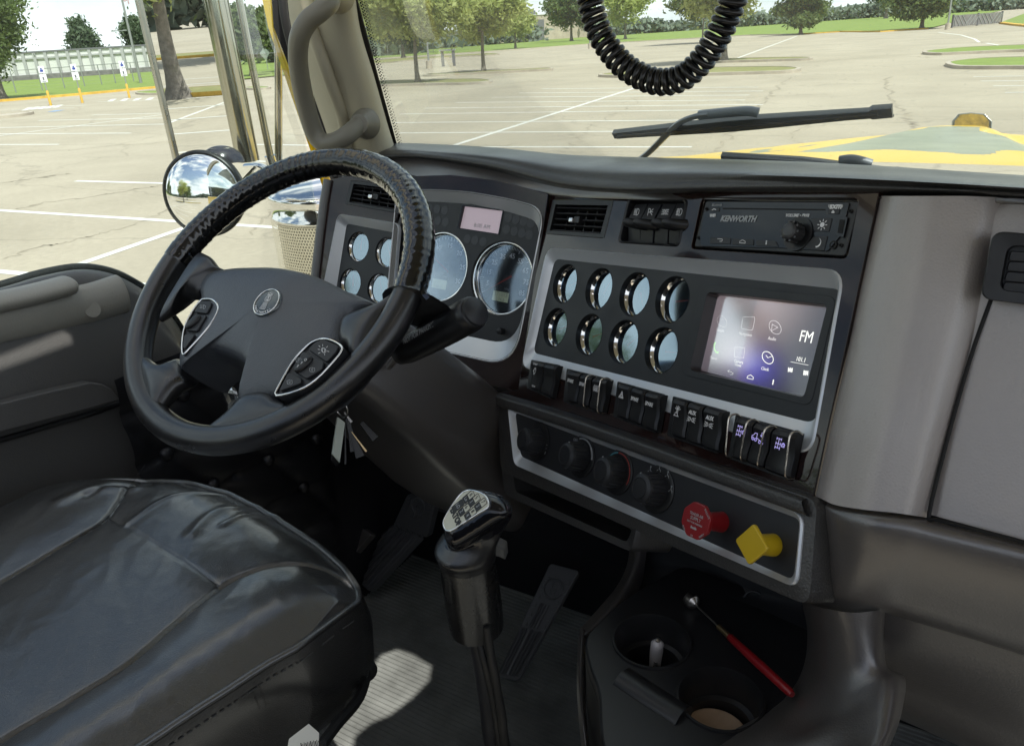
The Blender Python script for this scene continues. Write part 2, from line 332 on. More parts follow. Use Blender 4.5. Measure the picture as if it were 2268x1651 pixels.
def onp(x, y, d=.002):                                                                 # nearest of the two trim planes
    return CL.at(x, y, d) if x < 1216 else CP.at(x, y, d)
rE = [onp(770, 371), onp(850, 372), onp(925, 392), onp(1000, 391), onp(1100, 403), onp(1216, 432), onp(1400, 437), onp(1600, 437), onp(1948, 437), ay(2268, 441, .80), ay(2700, 478, .78)]; rE = XR(rE)
link_mesh('visor_band', *flip(grid([rD, [(p + q) / 2 + np.array([0, -.006, -.004]) for p, q in zip(rD, rE)], rE], 5, 3)), 'brown_dark', dash, 60)
# trim plates
cl_out = CL.L([(722, 402), (760, 392), (850, 374), (925, 390), (1000, 388), (1100, 399), (1216, 430), (1150, 866), (1000, 836), (850, 800), (690, 770)])
sfo = CP.L([(1215, 548), (1877, 599), (1803, 1012), (1157, 812)]); SFO = rq(sfo, .022)
vent_c = rq(CP.L([(1228, 444), (1362.6, 445.5), (1341.8, 527.9), (1212.9, 518.3)]), .006)
swb = rq(CP.L([(1394.9, 440.7), (1528.5, 442.5), (1508.4, 546.9), (1371.8, 537.7)]), .008)
rad = rq(CP.L([(1558, 440), (1906, 441), (1880, 574), (1534, 552)]), .006)
cp_out = CP.L([(1217, 425), (1560, 425), (1952, 425), (1805, 1100), (1600, 1030), (1400, 962), (1240, 908), (1100, 868), (1151, 862)])
link_mesh('trim_panel', *plate(CP, [cp_out, sc(SFO, .985), vent_c, swb, rad], -.004, .003, .0008), 'wood_gloss', dash, 30)
vl = rq(CL.L([(780, 400), (893, 413), (890.5, 473.5), (768, 452)]), .006)
lf_o = rq(CL.L([(751, 473), (887, 495), (868, 720), (705, 700)]), .014)
cf_o = rq(CL.L([(880, 421), (960, 419), (1045, 425), (1130, 440), (1210, 461), (1141, 815), (1000, 783), (850, 752)]), [.03, .2, .2, .2, .02, .02, .2, .02], 8)
link_mesh('trim_panel', *plate(CL, [cl_out, vl, sc(lf_o, .98), sc(cf_o, .985)], -.004, .003, .0008), 'wood_gloss', dash, 30)
# thin raised lip beside the driver's window
link_mesh('side_lip', *tube([CL.at(x, y, .004) for x, y in [(727, 398), (718, 450), (709, 520), (700, 600), (690, 690), (684, 740)]], .009, 10), 'satin_grey' if 'satin_grey' in MATS else 'brown_dark', dash)
def slope_frame(fr, outer, inner, din, name='bezel_frame', m='satin_silver', par=dash, lip=.003):
    """raised rim sloping down to a sunk plate; both loops have the same count"""
    o2 = sc(outer, .992)
    return link_mesh(name, *flip(loft([[fr.P(a, b, -.004) for a, b in outer], [fr.P(a, b, lip) for a, b in outer], [fr.P(a, b, lip + .0012) for a, b in o2], [fr.P(a, b, lip) for a, b in sc(outer, .984)], [fr.P(a, b, din) for a, b in inner]])) if False else loft([[fr.P(a, b, -.004) for a, b in outer], [fr.P(a, b, lip) for a, b in outer], [fr.P(a, b, lip + .0012) for a, b in o2], [fr.P(a, b, lip) for a, b in sc(outer, .984)], [fr.P(a, b, din) for a, b in inner]]), m, par, 40)
DI = -.0075
sfi = rq(CP.L([(1229, 573), (1869, 641), (1806, 938), (1181, 781)], DI), .013)
slope_frame(CP, SFO, sfi, DI)
gc = z6([(392, 656), (597, 687), (812, 720), (1040, 752), (333, 920), (537, 963), (745, 1007), (974, 1060)])
GC = [CP.uv(x, y, DI) for x, y in gc]; GR = .0295
bz_o = rq(CP.L([(1555.4, 627.3), (1853.9, 656.6), (1796, 900), (1510.6, 828.7)], DI), .011)
bz_i = rq(CP.L([(1567.3, 646.5), (1832.8, 674.9), (1780.6, 880), (1528, 818.6)], DI), .006)
link_mesh('gauge_panel', *plate(CP, [sc(sfi, 1.004), *[circ(a, b, GR) for a, b in GC], sc(bz_o, .985)], DI - .003, DI, .0005), 'panel_black', dash, 30)
def gauge(fr, a, b, R, d, ang, par, kind='small', r2=.85, dep=.0085, hub=.16, name='gauge', numbers=None, unit=None):
    """sunk dial: dark tube wall, chrome ring, dial with marks, red needle, glass"""
    f = fr.off(d, a, b); o = f.o; n = f.n
    g = link_mesh(name, *flip(lathe(o, n, [(R * 1.0, .0005), (R * .99, -dep)], 40, (False, False))), 'plastic_black', par)
    ri = R * r2; db = -dep - R * .13 if kind == 'small' else -dep - R * .14
    link_mesh('bezel', *flip(lathe(o, n, [(R * .985, -dep), (R * .96, -dep + .0008), (R * .93, -dep), (ri * 1.03, db + .001), (ri, db)], 48, (False, False))), 'chrome', g, 60)
    fd = db - (.002 if kind == 'small' else .004)
    link_mesh('dial', *lathe(o, n, [(ri * 1.02, fd - .002), (ri * 1.02, fd)], 40, (True, True)), 'gauge_face', g)
    link_mesh('dial_wall', *flip(lathe(o, n, [(ri, db), (ri * 1.0, fd)], 40, (False, False))), 'deep_black', g)
    nl = ri * .78; ca, sa = math.cos(math.radians(ang)), math.sin(math.radians(ang)); w = R * (.05 if kind == 'small' else .03)
    pts = [(-nl * .28 * ca + w * sa, -nl * .28 * sa - w * ca), (nl * ca, nl * sa), (-nl * .28 * ca - w * sa, -nl * .28 * sa + w * ca)]
    link_mesh('needle', *prism(f, pts, fd + .0016, fd + .0024), 'needle', g, 0)
    link_mesh('needle_cap', *lathe(o, n, [(ri * hub, fd + .0004), (ri * hub, fd + .0012), (ri * hub * .8, fd + .0015)], 20), 'lamp_dark', g)
    mk = []
    if kind == 'small':
        for t in range(-40, 221, 20): c, s = math.cos(math.radians(t)), math.sin(math.radians(t)); mk.append(strokes(f, [[(ri * .8 * c, ri * .8 * s), (ri * .92 * c, ri * .92 * s)]], R * .03, fd))
        link_mesh('scale', *join(mk), 'grey_mark', g, 0)
    else:
        N0, N1, step, lab, minor = numbers; A0, A1 = (212, -27) if N1 > 50 else (200, -30); tt = []
        k = N0
        while k <= N1 + 1e-6:
            t = math.radians(A0 + (A1 - A0) * (k - N0) / (N1 - N0)); c, s = math.cos(t), math.sin(t); maj = abs((k - N0) / step - round((k - N0) / step)) < 1e-6
            mk.append(strokes(f, [[(ri * (.84 if maj else .89) * c, ri * (.84 if maj else .89) * s), (ri * .96 * c, ri * .96 * s)]], R * (.018 if maj else .009), fd))
            if k in lab: tt.append(text(f, str(lab[k]), ri * .70 * c, ri * .70 * s, R * .19, fd, bold=.0002))
            k += minor
        link_mesh('scale', *join(mk), 'white_mark', g, 0); link_mesh('numbers', *join(tt), 'white_mark', g, 0)
        lc = f.off(0, -.1 * ri, -.56 * ri); link_mesh('trip_display', *boxf(lc, -.3 * ri, .28 * ri, -.12 * ri, .17 * ri, fd, fd + .0006), 'lcd_green', g)
        link_mesh('display_digits', *join([text(lc, unit[1], 0, .08 * ri, R * .15, fd + .0008), text(lc, unit[2], .0, -.06 * ri, R * .13, fd + .0008)]), 'dim_mark', g, 0)
        link_mesh('unit_label', *text(f, unit[0], .06 * ri, -.29 * ri, R * .085, fd), 'grey_mark', g, 0)
    link_mesh('glass', *lathe(o, n, [(ri * 1.01, db + .0002), (ri * 1.01, db + .0006)], 40), 'gauge_glass' if kind == 'small' else 'dial_glass', g)
    return g
angs = [25, 62, -60, 10, 22, 20, 38, 5]
for (a, b), g in zip(GC, angs): gauge(CP, a, b, GR, DI, g, dash)
# touch screen
SD = -.024
scr = thing('x', (0, 0, 0), None, None); bpy.data.objects.remove(scr)
bez = link_mesh('touch_screen', *plate(CP, [bz_o, bz_i], DI - .002, DI + .0006, .0005), 'panel_black', dash, 30)
link_mesh('surround', *flip(loft([[CP.P(a, b, DI) for a, b in bz_i], [CP.P(a, b, SD) for a, b in sc(bz_i, .985)]])), 'plastic_black', bez)
sq = [CP.uv(x, y, SD) for x, y in [(1576, 648), (1836, 678), (1787, 882), (1538, 816)]]
NX, NY = 44, 28; V = []; F = []; col = []
for j in range(NY + 1):
    for i in range(NX + 1):
        s, t = i / NX, j / NY; p = (1 - t) * ((1 - s) * np.array(sq[0]) + s * np.array(sq[1])) + t * ((1 - s) * np.array(sq[3]) + s * np.array(sq[2])); V.append(CP.P(*p, SD))
        g = lambda cx, cy, w, h: math.exp(-((s - cx) / w) ** 2 - ((t - cy) / h) ** 2)
        base = np.array([.035, .035, .045]) + g(.05, .35, .4, .8) * np.array([.27, .21, .235]) + g(.5, .05, .35, .45) * np.array([.27, .20, .175]) + g(.32, .72, .14, .25) * np.array([.22, .15, .15])  # screen image plus pinkish glare, both put into the emission colour
        base = base + g(.52, .8, .2, .22) * np.array([.02, .02, .34]) - g(.33, .25, .1, .12) * np.array([.14, .11, .11]); base = base * .66; col.append((*np.clip(base, .01, 1), 1))
for j in range(NY):
    for i in range(NX): q = j * (NX + 1) + i; F.append([q, q + NX + 1, q + NX + 2, q + 1])
so_ = link_mesh('screen', V, F, 'panel_black', bez, 0); ca_ = so_.data.color_attributes.new('image_glare', 'FLOAT_COLOR', 'POINT')
for i, c in enumerate(col): ca_.data[i].color = c
m = bpy.data.materials.new('screen_lit'); m.use_nodes = True; t = m.node_tree; b = t.nodes['Principled BSDF']; at_n = t.nodes.new('ShaderNodeAttribute'); at_n.attribute_name = 'image_glare'
t.links.new(at_n.outputs[0], b.inputs['Emission Color']); b.inputs['Emission Strength'].default_value = 1.0; b.inputs['Base Color'].default_value = (.01, .01, .01, 1); b.inputs['Roughness'].default_value = .18; so_.data.materials[0] = m
mat('screen_text', (.1, .1, .1), .5, emis=(.85, .86, .8), es=.85); mat('screen_dim', (.1, .1, .1), .5, emis=(.75, .7, .7), es=.75); mat('screen_green', (.1, .1, .1), .5, emis=(.35, .85, .15), es=.8); mat('screen_icon', (.1, .1, .1), .5, emis=(.28, .2, .2), es=.6)
T = lambda s, p, size, sx=1, **k: text(CP, s, *CP.uv(*zs([p])[0], SD), size, SD + .0004, sx=sx, **k)
K = lambda l, w=.0006: strokes(CP, [[CP.uv(*q, SD) for q in zs(pl)] for pl in l], w, SD + .0004)
e = lambda cx, cy, rx, ry, a0=0, a1=360, n=22: [(cx + rx * math.cos(math.radians(v)) - ry * .18 * math.sin(math.radians(v)), cy - ry * math.sin(math.radians(v)) + rx * .12 * math.cos(math.radians(v))) for v in np.linspace(a0, a1, n)]
link_mesh('screen_lettering', *join([T('FM', (1592, 752), .0175, .8), T('101.1', (1527, 1022), .0068, .85), T('Clock', (1092, 1135), .0050, .9), T('Camera', (773, 1047), .0050, .85), T('Views', (765, 1087), .0050, .85), K([[(1405, 1048), (1615, 1088)]], .0004),
    K([e(1126, 998, 66, 74)], .0008), K([[(1105, 970), (1128, 1000), (1178, 980)]], .0006), K([[(645, 1160), (690, 1172), (708, 1186), (700, 1204), (670, 1200)], [(660, 1150), (642, 1160), (655, 1175)]], .0006), K([[(875, 1240), (882, 1222), (918, 1206), (952, 1235), (948, 1262), (875, 1245)]], .0007),
    K([[(1195, 1268), (1193, 1280)], [(1191, 1290), (1190, 1300)], [(1187, 1310), (1185, 1320)]], .0014), K([[(1378, 1118), (1374, 1168)], [(1402, 1122), (1384, 1144), (1398, 1168), (1402, 1122)], [(1424, 1126), (1404, 1148), (1418, 1172), (1424, 1126)]], .0010), K([[(1612, 1160), (1606, 1212)], [(1566, 1155), (1582, 1183), (1560, 1205), (1566, 1155)], [(1588, 1158), (1604, 1185), (1580, 1208), (1588, 1158)]], .0010)]), 'screen_text', bez, 0)
link_mesh('screen_lettering', *join([T('Navigation', (855, 715), .0050, .88), T('Audio', (1178, 770), .0052, .9), T('Phone', (468, 1002), .0052, .9), T('Gauges', (550, 665), .0048, .9), K([[(830, 505), (965, 508), (968, 540), (945, 655), (925, 668), (812, 648), (808, 610), (826, 515)]], .0005), K([e(1215, 633, 72, 82)], .0004), K([[(1180, 595), (1248, 632), (1172, 675), (1180, 595)]], .0004),
    K([e(572, 560, 58, 66)], .0003), K([[(545, 535), (590, 540)]], .0004), K([[(730, 870), (850, 880), (835, 1000), (722, 990), (730, 870)]], .0003)]), 'screen_dim', bez, 0)
link_mesh('phone_icon', *K([[(492, 815), (478, 850), (482, 895), (500, 930), (525, 942)], [(480, 830), (494, 822)], [(505, 936), (526, 930)]], .0016), 'screen_green', bez, 0)
link_mesh('screen_glass', *prism(CP, sq, SD + .0012, SD + .0016), glass('screen_glass', k=.6, base=.0, rough=.15), bez)
# vents
def vent(fr, q, par, tab):
    """recess with horizontal vanes, upright fins and a chrome tab; q = four corners (tl, tr, br, bl) in plane units"""
    q = [np.array(p) for p in q]; B = lambda s, t: (1 - t) * ((1 - s) * q[0] + s * q[1]) + t * ((1 - s) * q[3] + s * q[2])
    v = link_mesh('air_vent', *join([flip(loft([[fr.P(*B(s, t_), .0035) for s, t_ in ((0, 0), (0, 1), (1, 1), (1, 0))], [fr.P(*B(s, t_), .0035) for s, t_ in ((.07, .13), (.06, .9), (.93, .9), (.94, .13))], [fr.P(*B(s, t_), -.05) for s, t_ in ((.05, .1), (.05, .9), (.95, .9), (.95, .1))]])), prism(fr, [B(0, 0), B(1, 0), B(1, 1), B(0, 1)][::-1], -.052, -.05)]), 'plastic_black', par, 30)
    f = []; g = []
    for t_ in (.2, .36, .53, .70, .86): f.append(loft([[fr.P(*B(s, t_ - .022), d) for s, d in ((.04, -.002), (.96, -.002), (.96, -.018), (.04, -.018))], [fr.P(*B(s, t_ + .022), d - .0) for s, d in ((.04, .0), (.96, .0), (.96, -.018), (.04, -.018))]], True, True, True))
    link_mesh('vanes', *join(f), 'button_dark', v, 30)
    for s in (.18, .34, .5, .66, .82): g.append(loft([[fr.P(*B(s - .008, t_), d) for t_, d in ((.12, -.012), (.9, -.012), (.9, -.04), (.12, -.04))], [fr.P(*B(s + .008, t_), d) for t_, d in ((.12, -.012), (.9, -.012), (.9, -.04), (.12, -.04))]], True, True, True))
    link_mesh('fins', *join(g), 'plastic_black', v, 30)
    a, b = B(*tab); link_mesh('tab_holder', *boxf(fr, a + .002, a + .016, b - .004, b + .006, -.006, .006), 'plastic_black', v, bev=.001); link_mesh('tab', *boxf(fr, a - .005, a + .004, b - .0035, b + .0035, -.002, .010), 'chrome', v, bev=.0015)
vent(CP, CP.L([(1228, 444), (1362.6, 445.5), (1341.8, 527.9), (1212.9, 518.3)]), dash, (.45, .58))
vent(CL, CL.L([(780, 400), (893, 413), (890.5, 473.5), (768, 452)]), dash, (.47, .55))
# light switch box
sb = link_mesh('switch_box', *join([flip(loft([[CP.P(a, b, .003) for a, b in swb], [CP.P(a, b, .0045) for a, b in sc(swb, .97)], [CP.P(a, b, .0035) for a, b in sc(swb, .93)], [CP.P(a, b, -.012) for a, b in sc(swb, .92)]])), prism(CP, sc(swb, .95), -.014, -.012)]), 'plastic_black', dash, 40)
ux = [825, 905, 995, 1083]; lx = [797, 870, 957, 1045]; hx = [800, 862, 975, 1040]
for k in range(4):
    w = .0125
    au, bu = CP.uv(*z6([(ux[k], 218)])[0], 0); al, bl = CP.uv(*z6([(lx[k], 362)])[0], 0); ah, bh = CP.uv(*z6([(hx[k], 292)])[0], .012)
    t = link_mesh('toggle_switch', *loft([[CP.P(a, b, d) for a, b, d in ((au - w, bu + .012, -.006), (au + w, bu + .011, -.006), (au + w, bu + .011, -.014), (au - w, bu + .012, -.014))], [CP.P(a, b, d) for a, b, d in ((au - w, bu - .010, .001), (au + w, bu - .011, .001), (au + w, bu - .011, -.014), (au - w, bu - .010, -.014))], [CP.P(a, b, d) for a, b, d in ((al - w, bl - .010, -.007), (al + w, bl - .011, -.007), (al + w, bl - .011, -.014), (al - w, bl - .010, -.014))]], True, True, True), 'matte_black', sb, bev=.001)
    link_mesh('lever', *tube([CP.P(ah + .014, bh + .001, -.001), CP.P(ah + .009, bh, .006), CP.P(ah + .001, bh, .012), CP.P(ah - .006, bh, .017), CP.P(ah - .010, bh, .019)], [.006, .0055, .005, .0048, .0025], 14, sq=1.25), 'plastic_black', t, 60)
    D_ = [(0, -1), (0, 1)]; dl = [[(-.1, -1), (-.1, 1), (.5, .9), (.9, .45), (.9, -.45), (.5, -.9), (-.1, -1)]]; r3 = lambda s: [[(s * .4, y), (s * 1.3, y + .0)] for y in (-.8, -.4, 0, .4, .8)]
    ic = [dl + r3(-1), [[(-.9, -1), (-.9, 1), (-.2, .9), (0, .4), (-.2, -.1), (-.9, -.1)], [(.1, .1), (1.1, .9)], [(.2, 0), (1.2, 0)], [(.1, -.1), (1.1, -.9)]], [[(x * .7 - .75, y * .9) for x, y in dl[0]], [(.75 - x * .7, y * .9) for x, y in dl[0]]] + [[(-1.2, y), (-1.7, y * 1.5)] for y in (-.6, 0, .6)] + [[(1.2, y), (1.7, y * 1.5)] for y in (-.6, 0, .6)], dl + r3(-1) + [[(-.8, -1), (-1.0, 0), (-.7, 1)]]][k]
    link_mesh('symbol', *strokes(CP, ic, .0008, -.0005, au + .001, bu - .001, .0044 if k != 2 else .0036), 'white_mark', t, 0)
# radio
RD = .0045
rface = rq(CP.L(zr([(210, 182), (2080, 190), (1890, 860), (66, 745)]), RD), .004)
radio = link_mesh('radio', *join([prism(CP, rface, -.01, RD - .0015), ]), 'plastic_black', dash, bev=.0015)
U = lambda p, d=RD: CP.uv(*zr([p])[0], d)
fq = rq(CP.L(zr([(290, 200), (1960, 212), (1860, 600), (1690, 800), (1130, 760), (160, 740), (150, 600), (200, 330), (270, 300)]), RD), .002)
link_mesh('fascia', *prism(CP, fq, RD - .002, RD), 'black_gloss', radio, bev=.0004)
a0, b0 = U((1335, 590)); 
link_mesh('knob_well', *lathe(CP.P(a0, b0, RD), CP.n, [(.018, -.001), (.018, .0012), (.016, .0012), (.013, .0002)], 36), 'plastic_black', radio)
kn = link_mesh('volume_knob', *lathe(CP.P(a0, b0, RD), CP.n, [(.009, 0), (.0085, .012), (.0088, .0125), (.009, .0150), (.0078, .0165), (.004, .0168)], 32), 'button_dark', radio, 50)
link_mesh('grip', *join([tube([CP.P(a0 + .0095 * math.cos(t), b0 + .0095 * math.sin(t), RD + .002), CP.P(a0 + .0102 * math.cos(t), b0 + .0102 * math.sin(t), RD + .014)], .0014, 8) for t in np.linspace(0, 2 * math.pi, 10, endpoint=False)]), 'button_dark', kn)
def padq(pts, name, m='matte_black', d=RD, h=.0008, par=radio): return link_mesh(name, *prism(CP, rq(CP.L(zr(pts), d), .0012, 3), d - .001, d + h), m, par, bev=.0003)
for p in [[(282, 632), (528, 642), (522, 716), (270, 706)], [(548, 648), (806, 660), (800, 730), (545, 720)], [(835, 668), (1070, 676), (1105, 745), (830, 734)]]: padq(p, 'key')
padq([(1500, 405), (1755, 402), (1715, 565), (1540, 560)], 'key'); padq([(1530, 625), (1700, 618), (1655, 795), (1410, 765)], 'key'); padq([(285, 270), (395, 272), (385, 322), (278, 318)], 'key'); padq([(1710, 292), (1850, 296), (1835, 355), (1700, 348)], 'key')
link_mesh('disc_slot', *prism(CP, CP.L(zr([(430, 276), (1665, 292), (1670, 306), (428, 292)]), RD), RD + .0001, RD + .0006), 'deep_black', radio)
link_mesh('usb_port', *join([prism(CP, rq(CP.L(zr([(1825, 385), (1945, 388), (1890, 635), (1765, 610)]), RD), .001, 3), RD - .001, RD + .0008)]), 'black_gloss', radio, bev=.0003)
link_mesh('usb_slot', *prism(CP, CP.L(zr([(1850, 420), (1912, 422), (1880, 590), (1822, 580)]), RD), RD + .0008, RD + .0012), 'deep_black', radio)
for q, r in (((1760, 722), .0042), ((1850, 725), .002), ((226, 288), .002), ((1970, 312), .002), ((130, 636), .002)):
    a, b = U(q); link_mesh('socket', *join([lathe(CP.P(a, b, RD - .0015), CP.n, [(r, 0), (r, .0016), (r * .62, .0016), (r * .6, .0002)], 20)]), 'deep_black', radio)
cx, cy = U((1637, 483)); mx_, my_ = U((1572, 700)); rk = []
rk.append(prism(CP, circ(cx, cy, .0026, 20), RD + .0009, RD + .0011))
for t in np.linspace(0, 2 * math.pi, 8, endpoint=False): rk.append(strokes(CP, [[(cx + .0038 * math.cos(t), cy + .0038 * math.sin(t)), (cx + .0056 * math.cos(t), cy + .0056 * math.sin(t))]], .0008, RD + .0009))
mo = [(mx_ + .005 * math.cos(t), my_ + .005 * math.sin(t)) for t in np.linspace(-1.5, 1.3, 12)]; mi_ = [(mx_ - .0012 + .0052 * math.cos(t), my_ + .0008 + .0045 * math.sin(t)) for t in np.linspace(1.3, -1.5, 12)]
rk.append(join([loft([[CP.P(*p, RD + .0009) for p in (mo[i], mo[i + 1], mi_[10 - i], mi_[11 - i])], [CP.P(*p, RD + .0011) for p in (mo[i], mo[i + 1], mi_[10 - i], mi_[11 - i])]], True, True, True) for i in range(11)]))
KR = lambda l, w=.0006: strokes(CP, [[U(q) for q in pl] for pl in l], w, RD + .0009)
rk += [KR([[(370, 652), (425, 655), (430, 668), (420, 682), (395, 682)]]), KR([[(637, 700), (640, 682), (672, 665), (706, 684), (704, 706), (637, 700)]]), KR([[(958, 680), (966, 680)], [(956, 697), (964, 697)], [(954, 714), (962, 714)]], .0012), KR([[(305, 305), (325, 290), (350, 300)]], .0011), KR([[(1752, 328), (1768, 308), (1782, 329), (1752, 328)], [(1750, 337), (1782, 338)]], .0007)]
rk += [KR([[(1718, 240), (1712, 255), (1718, 272)], [(1734, 240), (1728, 255), (1734, 272)], [(1866, 242), (1872, 256), (1866, 272)], [(1880, 240), (1886, 256), (1880, 274)]], .0005)]
TR_ = lambda s, p, size, sx=1, **k: text(CP, s, *U(p), size, RD + .0006, sx=sx, **k)
rk += [TR_('sxm', (1800, 256), .0085, 1, bold=.0003), TR_('WiFi', (308, 372), .0052, .9, bold=.0002), TR_('VOLUME • PWR', (1330, 370), .0046, .95, shear=.25, bold=.00012)]
for nm, sl_ in (('sun_symbol', rk[:9]), ('moon_symbol', rk[9:10]), ('back_symbol', rk[10:11]), ('home_symbol', rk[11:12]), ('menu_symbol', rk[12:13]), ('phone_symbol', rk[13:14]), ('eject_symbol', rk[14:15]), ('satellite_logo', rk[15:17]), ('wireless_logo', rk[17:18]), ('volume_lettering', rk[18:])): link_mesh(nm, *join(sl_), 'white_mark', radio, 0)
link_mesh('maker_lettering', *TR_('KENWORTH', (612, 412), .0094, .98, shear=.25, bold=.0004), 'grey_mark', radio, 0); link_mesh('bluetooth_lettering', *TR_('Bluetooth', (362, 243), .0046, .9, shear=.2), 'grey_mark', radio, 0)
# rocker switches
RK = [[(100, 80), (203, 100), (152, 325), (65, 290)], [(200, 100), (300, 118), (245, 370), (150, 328)],
      [(378, 150), (482, 175), (432, 412), (350, 395)], [(480, 180), (575, 203), (522, 442), (433, 415)], [(578, 205), (690, 226), (633, 492), (525, 450)],
      [(772, 250), (882, 280), (833, 542), (740, 512)], [(880, 280), (988, 312), (932, 582), (833, 545)], [(985, 315), (1110, 345), (1055, 637), (933, 585)],
      [(1203, 365), (1318, 395), (1272, 692), (1160, 660)], [(1318, 395), (1436, 430), (1392, 737), (1272, 700)], [(1438, 430), (1592, 472), (1530, 792), (1393, 742)],
      [(1692, 508), (1832, 550), (1745, 862), (1632, 832)], [(1832, 550), (1975, 600), (1875, 915), (1745, 865)], [(1975, 600), (2168, 640), (2092, 1002), (1878, 920)]]
lock = lambda x, y: [[(x - .3, y), (x + .3, y), (x + .3, y - .5), (x - .3, y - .5), (x - .3, y)], [(x - .3, y - .25), (x + .3, y - .25)], arc(x, y, .2, 0, 180, 6)]
axle = [[(-.5, .9), (0, 1), (.5, .9)], [(-.5, 1.1), (-.5, .7)], [(.5, 1.1), (.5, .7)], [(0, 1), (0, -.8)], [(-.5, .05), (.5, .05)], [(-.5, .3), (-.5, -.2)], [(.5, .3), (.5, -.2)], [(-.5, -.7), (.5, -.7)], [(-.5, -.45), (-.5, -.95)], [(.5, -.45), (.5, -.95)]]
lampp = [[(-.35 + x * .55, y * .55) for x, y in [(-.1, -1), (-.1, 1), (.5, .7), (.7, 0), (.5, -.7), (-.1, -1)]]]; lampp = [[(-.75, -.5), (-.75, .5), (-.35, .35), (-.2, 0), (-.35, -.35), (-.75, -.5)], [(.75, -.5), (.75, .5), (.35, .35), (.2, 0), (.35, -.35), (.75, -.5)]] + [[(-.95, y), (-1.35, y * 1.5)] for y in (-.4, 0, .4)] + [[(.95, y), (1.35, y * 1.5)] for y in (-.4, 0, .4)]
icons = {0: [[(-.6, .1), (-.2, .1)], [(-.6, -.2), (-.2, -.2)], [(-.2, .5), (.4, .5), (.6, .1), (.6, -.3), (.3, -.6), (-.2, -.6), (-.2, .5)], [(-.1, .8), (.1, .5)], [(.3, .8), (.3, .5)], [(-.3, -.9), (.4, -.9)]],
         4: [arc(0, 0, .62, 0, 360, 18), arc(0, 0, .95, 130, 230, 7), arc(0, 0, .95, -50, 50, 7)] + lock(0, .1),
         5: [[(-.75, -.6), (.75, -.6), (0, .8), (-.75, -.6)], [(-.38, -.38), (.38, -.38), (0, .35), (-.38, -.38)]],
         8: [[(-.7, -.9), (.7, -.9)], [(-.5, -.9), (-.4, -.3), (.2, -.3), (.4, -.9)], [(-.1, -.3), (-.1, .2), (.2, .2), (.2, -.3)], [(0, .4), (-.4, 1)], [(.05, .4), (.05, 1.1)], [(.1, .4), (.5, 1)], [(-.2, .4), (-.7, .6)], [(.3, .4), (.8, .6)]],
         9: lampp, 10: lampp, 11: [[(x - .3, y) for x, y in l] for l in axle] + lock(.8, .2), 13: [[(x - .3, y) for x, y in l] for l in axle] + lock(.8, .2),
         12: [[(-1.2, -.3), (-1.2, .1), (-.9, .2), (-.7, .6), (-.2, .6), (-.2, -.1), (.9, -.5)], arc(-.9, -.4, .22, 0, 360, 10), arc(-.3, -.45, .22, 0, 360, 10), arc(.6, -.65, .22, 0, 360, 10), arc(1.1, -.75, .2, 0, 360, 10), [(.7, 1), (.7, .3)], [(.5, .5), (.7, .3), (.9, .5)]]}
grp = {0: (0, 1), 2: (2, 4), 5: (5, 7), 8: (8, 10), 11: (11, 13)}
for g0, (i0, i1) in grp.items():
    q = zk([RK[i0][0], RK[i1][1], RK[i1][2], RK[i0][3]]); l = sc(rq(CP.L(q, .004), .002, 3), 1.045)
    hs = link_mesh('switch_bank', *prism(CP, l, .002, .0065), 'plastic_black', dash, bev=.001)
    for i in range(i0, i1 + 1):
        c = [np.array(p) for p in CP.L(zk(RK[i]), .013)]; B = lambda s, t: (1 - t) * ((1 - s) * c[0] + s * c[1]) + t * ((1 - s) * c[3] + s * c[2])
        ln = math.dist(B(.5, 0), B(.5, 1)); rows = []
        for t, d in ((.0, .006), (.0, .012), (.05, .0165), (.14, .0185), (.3, .0165), (.55, .0135), (.8, .0145), (.95, .0135), (1., .0105), (1., .005)):
            rows.append([CP.P(*B(.03, t), .004), CP.P(*B(.03, t), d - .0022), CP.P(*B(.14, t), d), CP.P(*B(.5, t), d + (.0006 if i != 1 else -.001)), CP.P(*B(.86, t), d), CP.P(*B(.97, t), d - .0022), CP.P(*B(.97, t), .004)])
        rs = link_mesh('rocker_switch', *flip(loft(rows, False)), 'plastic_black', hs, 28)
        f2 = CP.off(0); ce = B(.5, .33); tx = {2: 'SPARE', 3: 'SPARE', 6: 'SPARE', 7: 'SPARE'}.get(i)
        dd = .0188
        if tx: link_mesh('lettering', *text(CP, tx, ce[0] - .0005, ce[1], .0066, dd, sx=.78, bold=.0001), 'white_mark', rs, 0)
        if i in icons: link_mesh('symbol', *strokes(CP, icons[i], .0007, dd, ce[0], ce[1] - (.004 if i in (9, 10) else 0), {9: .0046, 10: .0046, 11: .0056, 12: .0062, 13: .0056}.get(i, .0058)), 'lilac_mark' if i >= 11 else 'white_mark', rs, 0)
        if i in (9, 10): link_mesh('lettering', *text(CP, 'AUX', ce[0], ce[1] + .0035, .0064, dd + .0006, sx=.85, bold=.0002), 'white_mark', rs, 0)
        if i == 0: link_mesh('lettering', *join([text(CP, 'START', *(ce + np.array([0, .0095])), .0042, dd + .001, sx=.9), text(CP, 'STOP', *B(.5, .88), .0042, .0152, sx=.9)]), 'white_mark', rs, 0)
        if i in (4, 11, 12, 13) or i == 4:
            for s in ((0, 1) if i in (4, 11) else (1,)):
                W_ = [CP.P(*B(s, .02), .008), CP.P(*B(s, -.03), .017), CP.P(*B(s, .04), .025), CP.P(*B(s, .2), .0265), CP.P(*B(s, .6), .024), CP.P(*B(s, .88), .022), CP.P(*B(s, .99), .017), CP.P(*B(s, .97), .007)]
                link_mesh('wire_guard', *tube(cat(W_, 5), .0011, 8), 'wire', hs, 60)
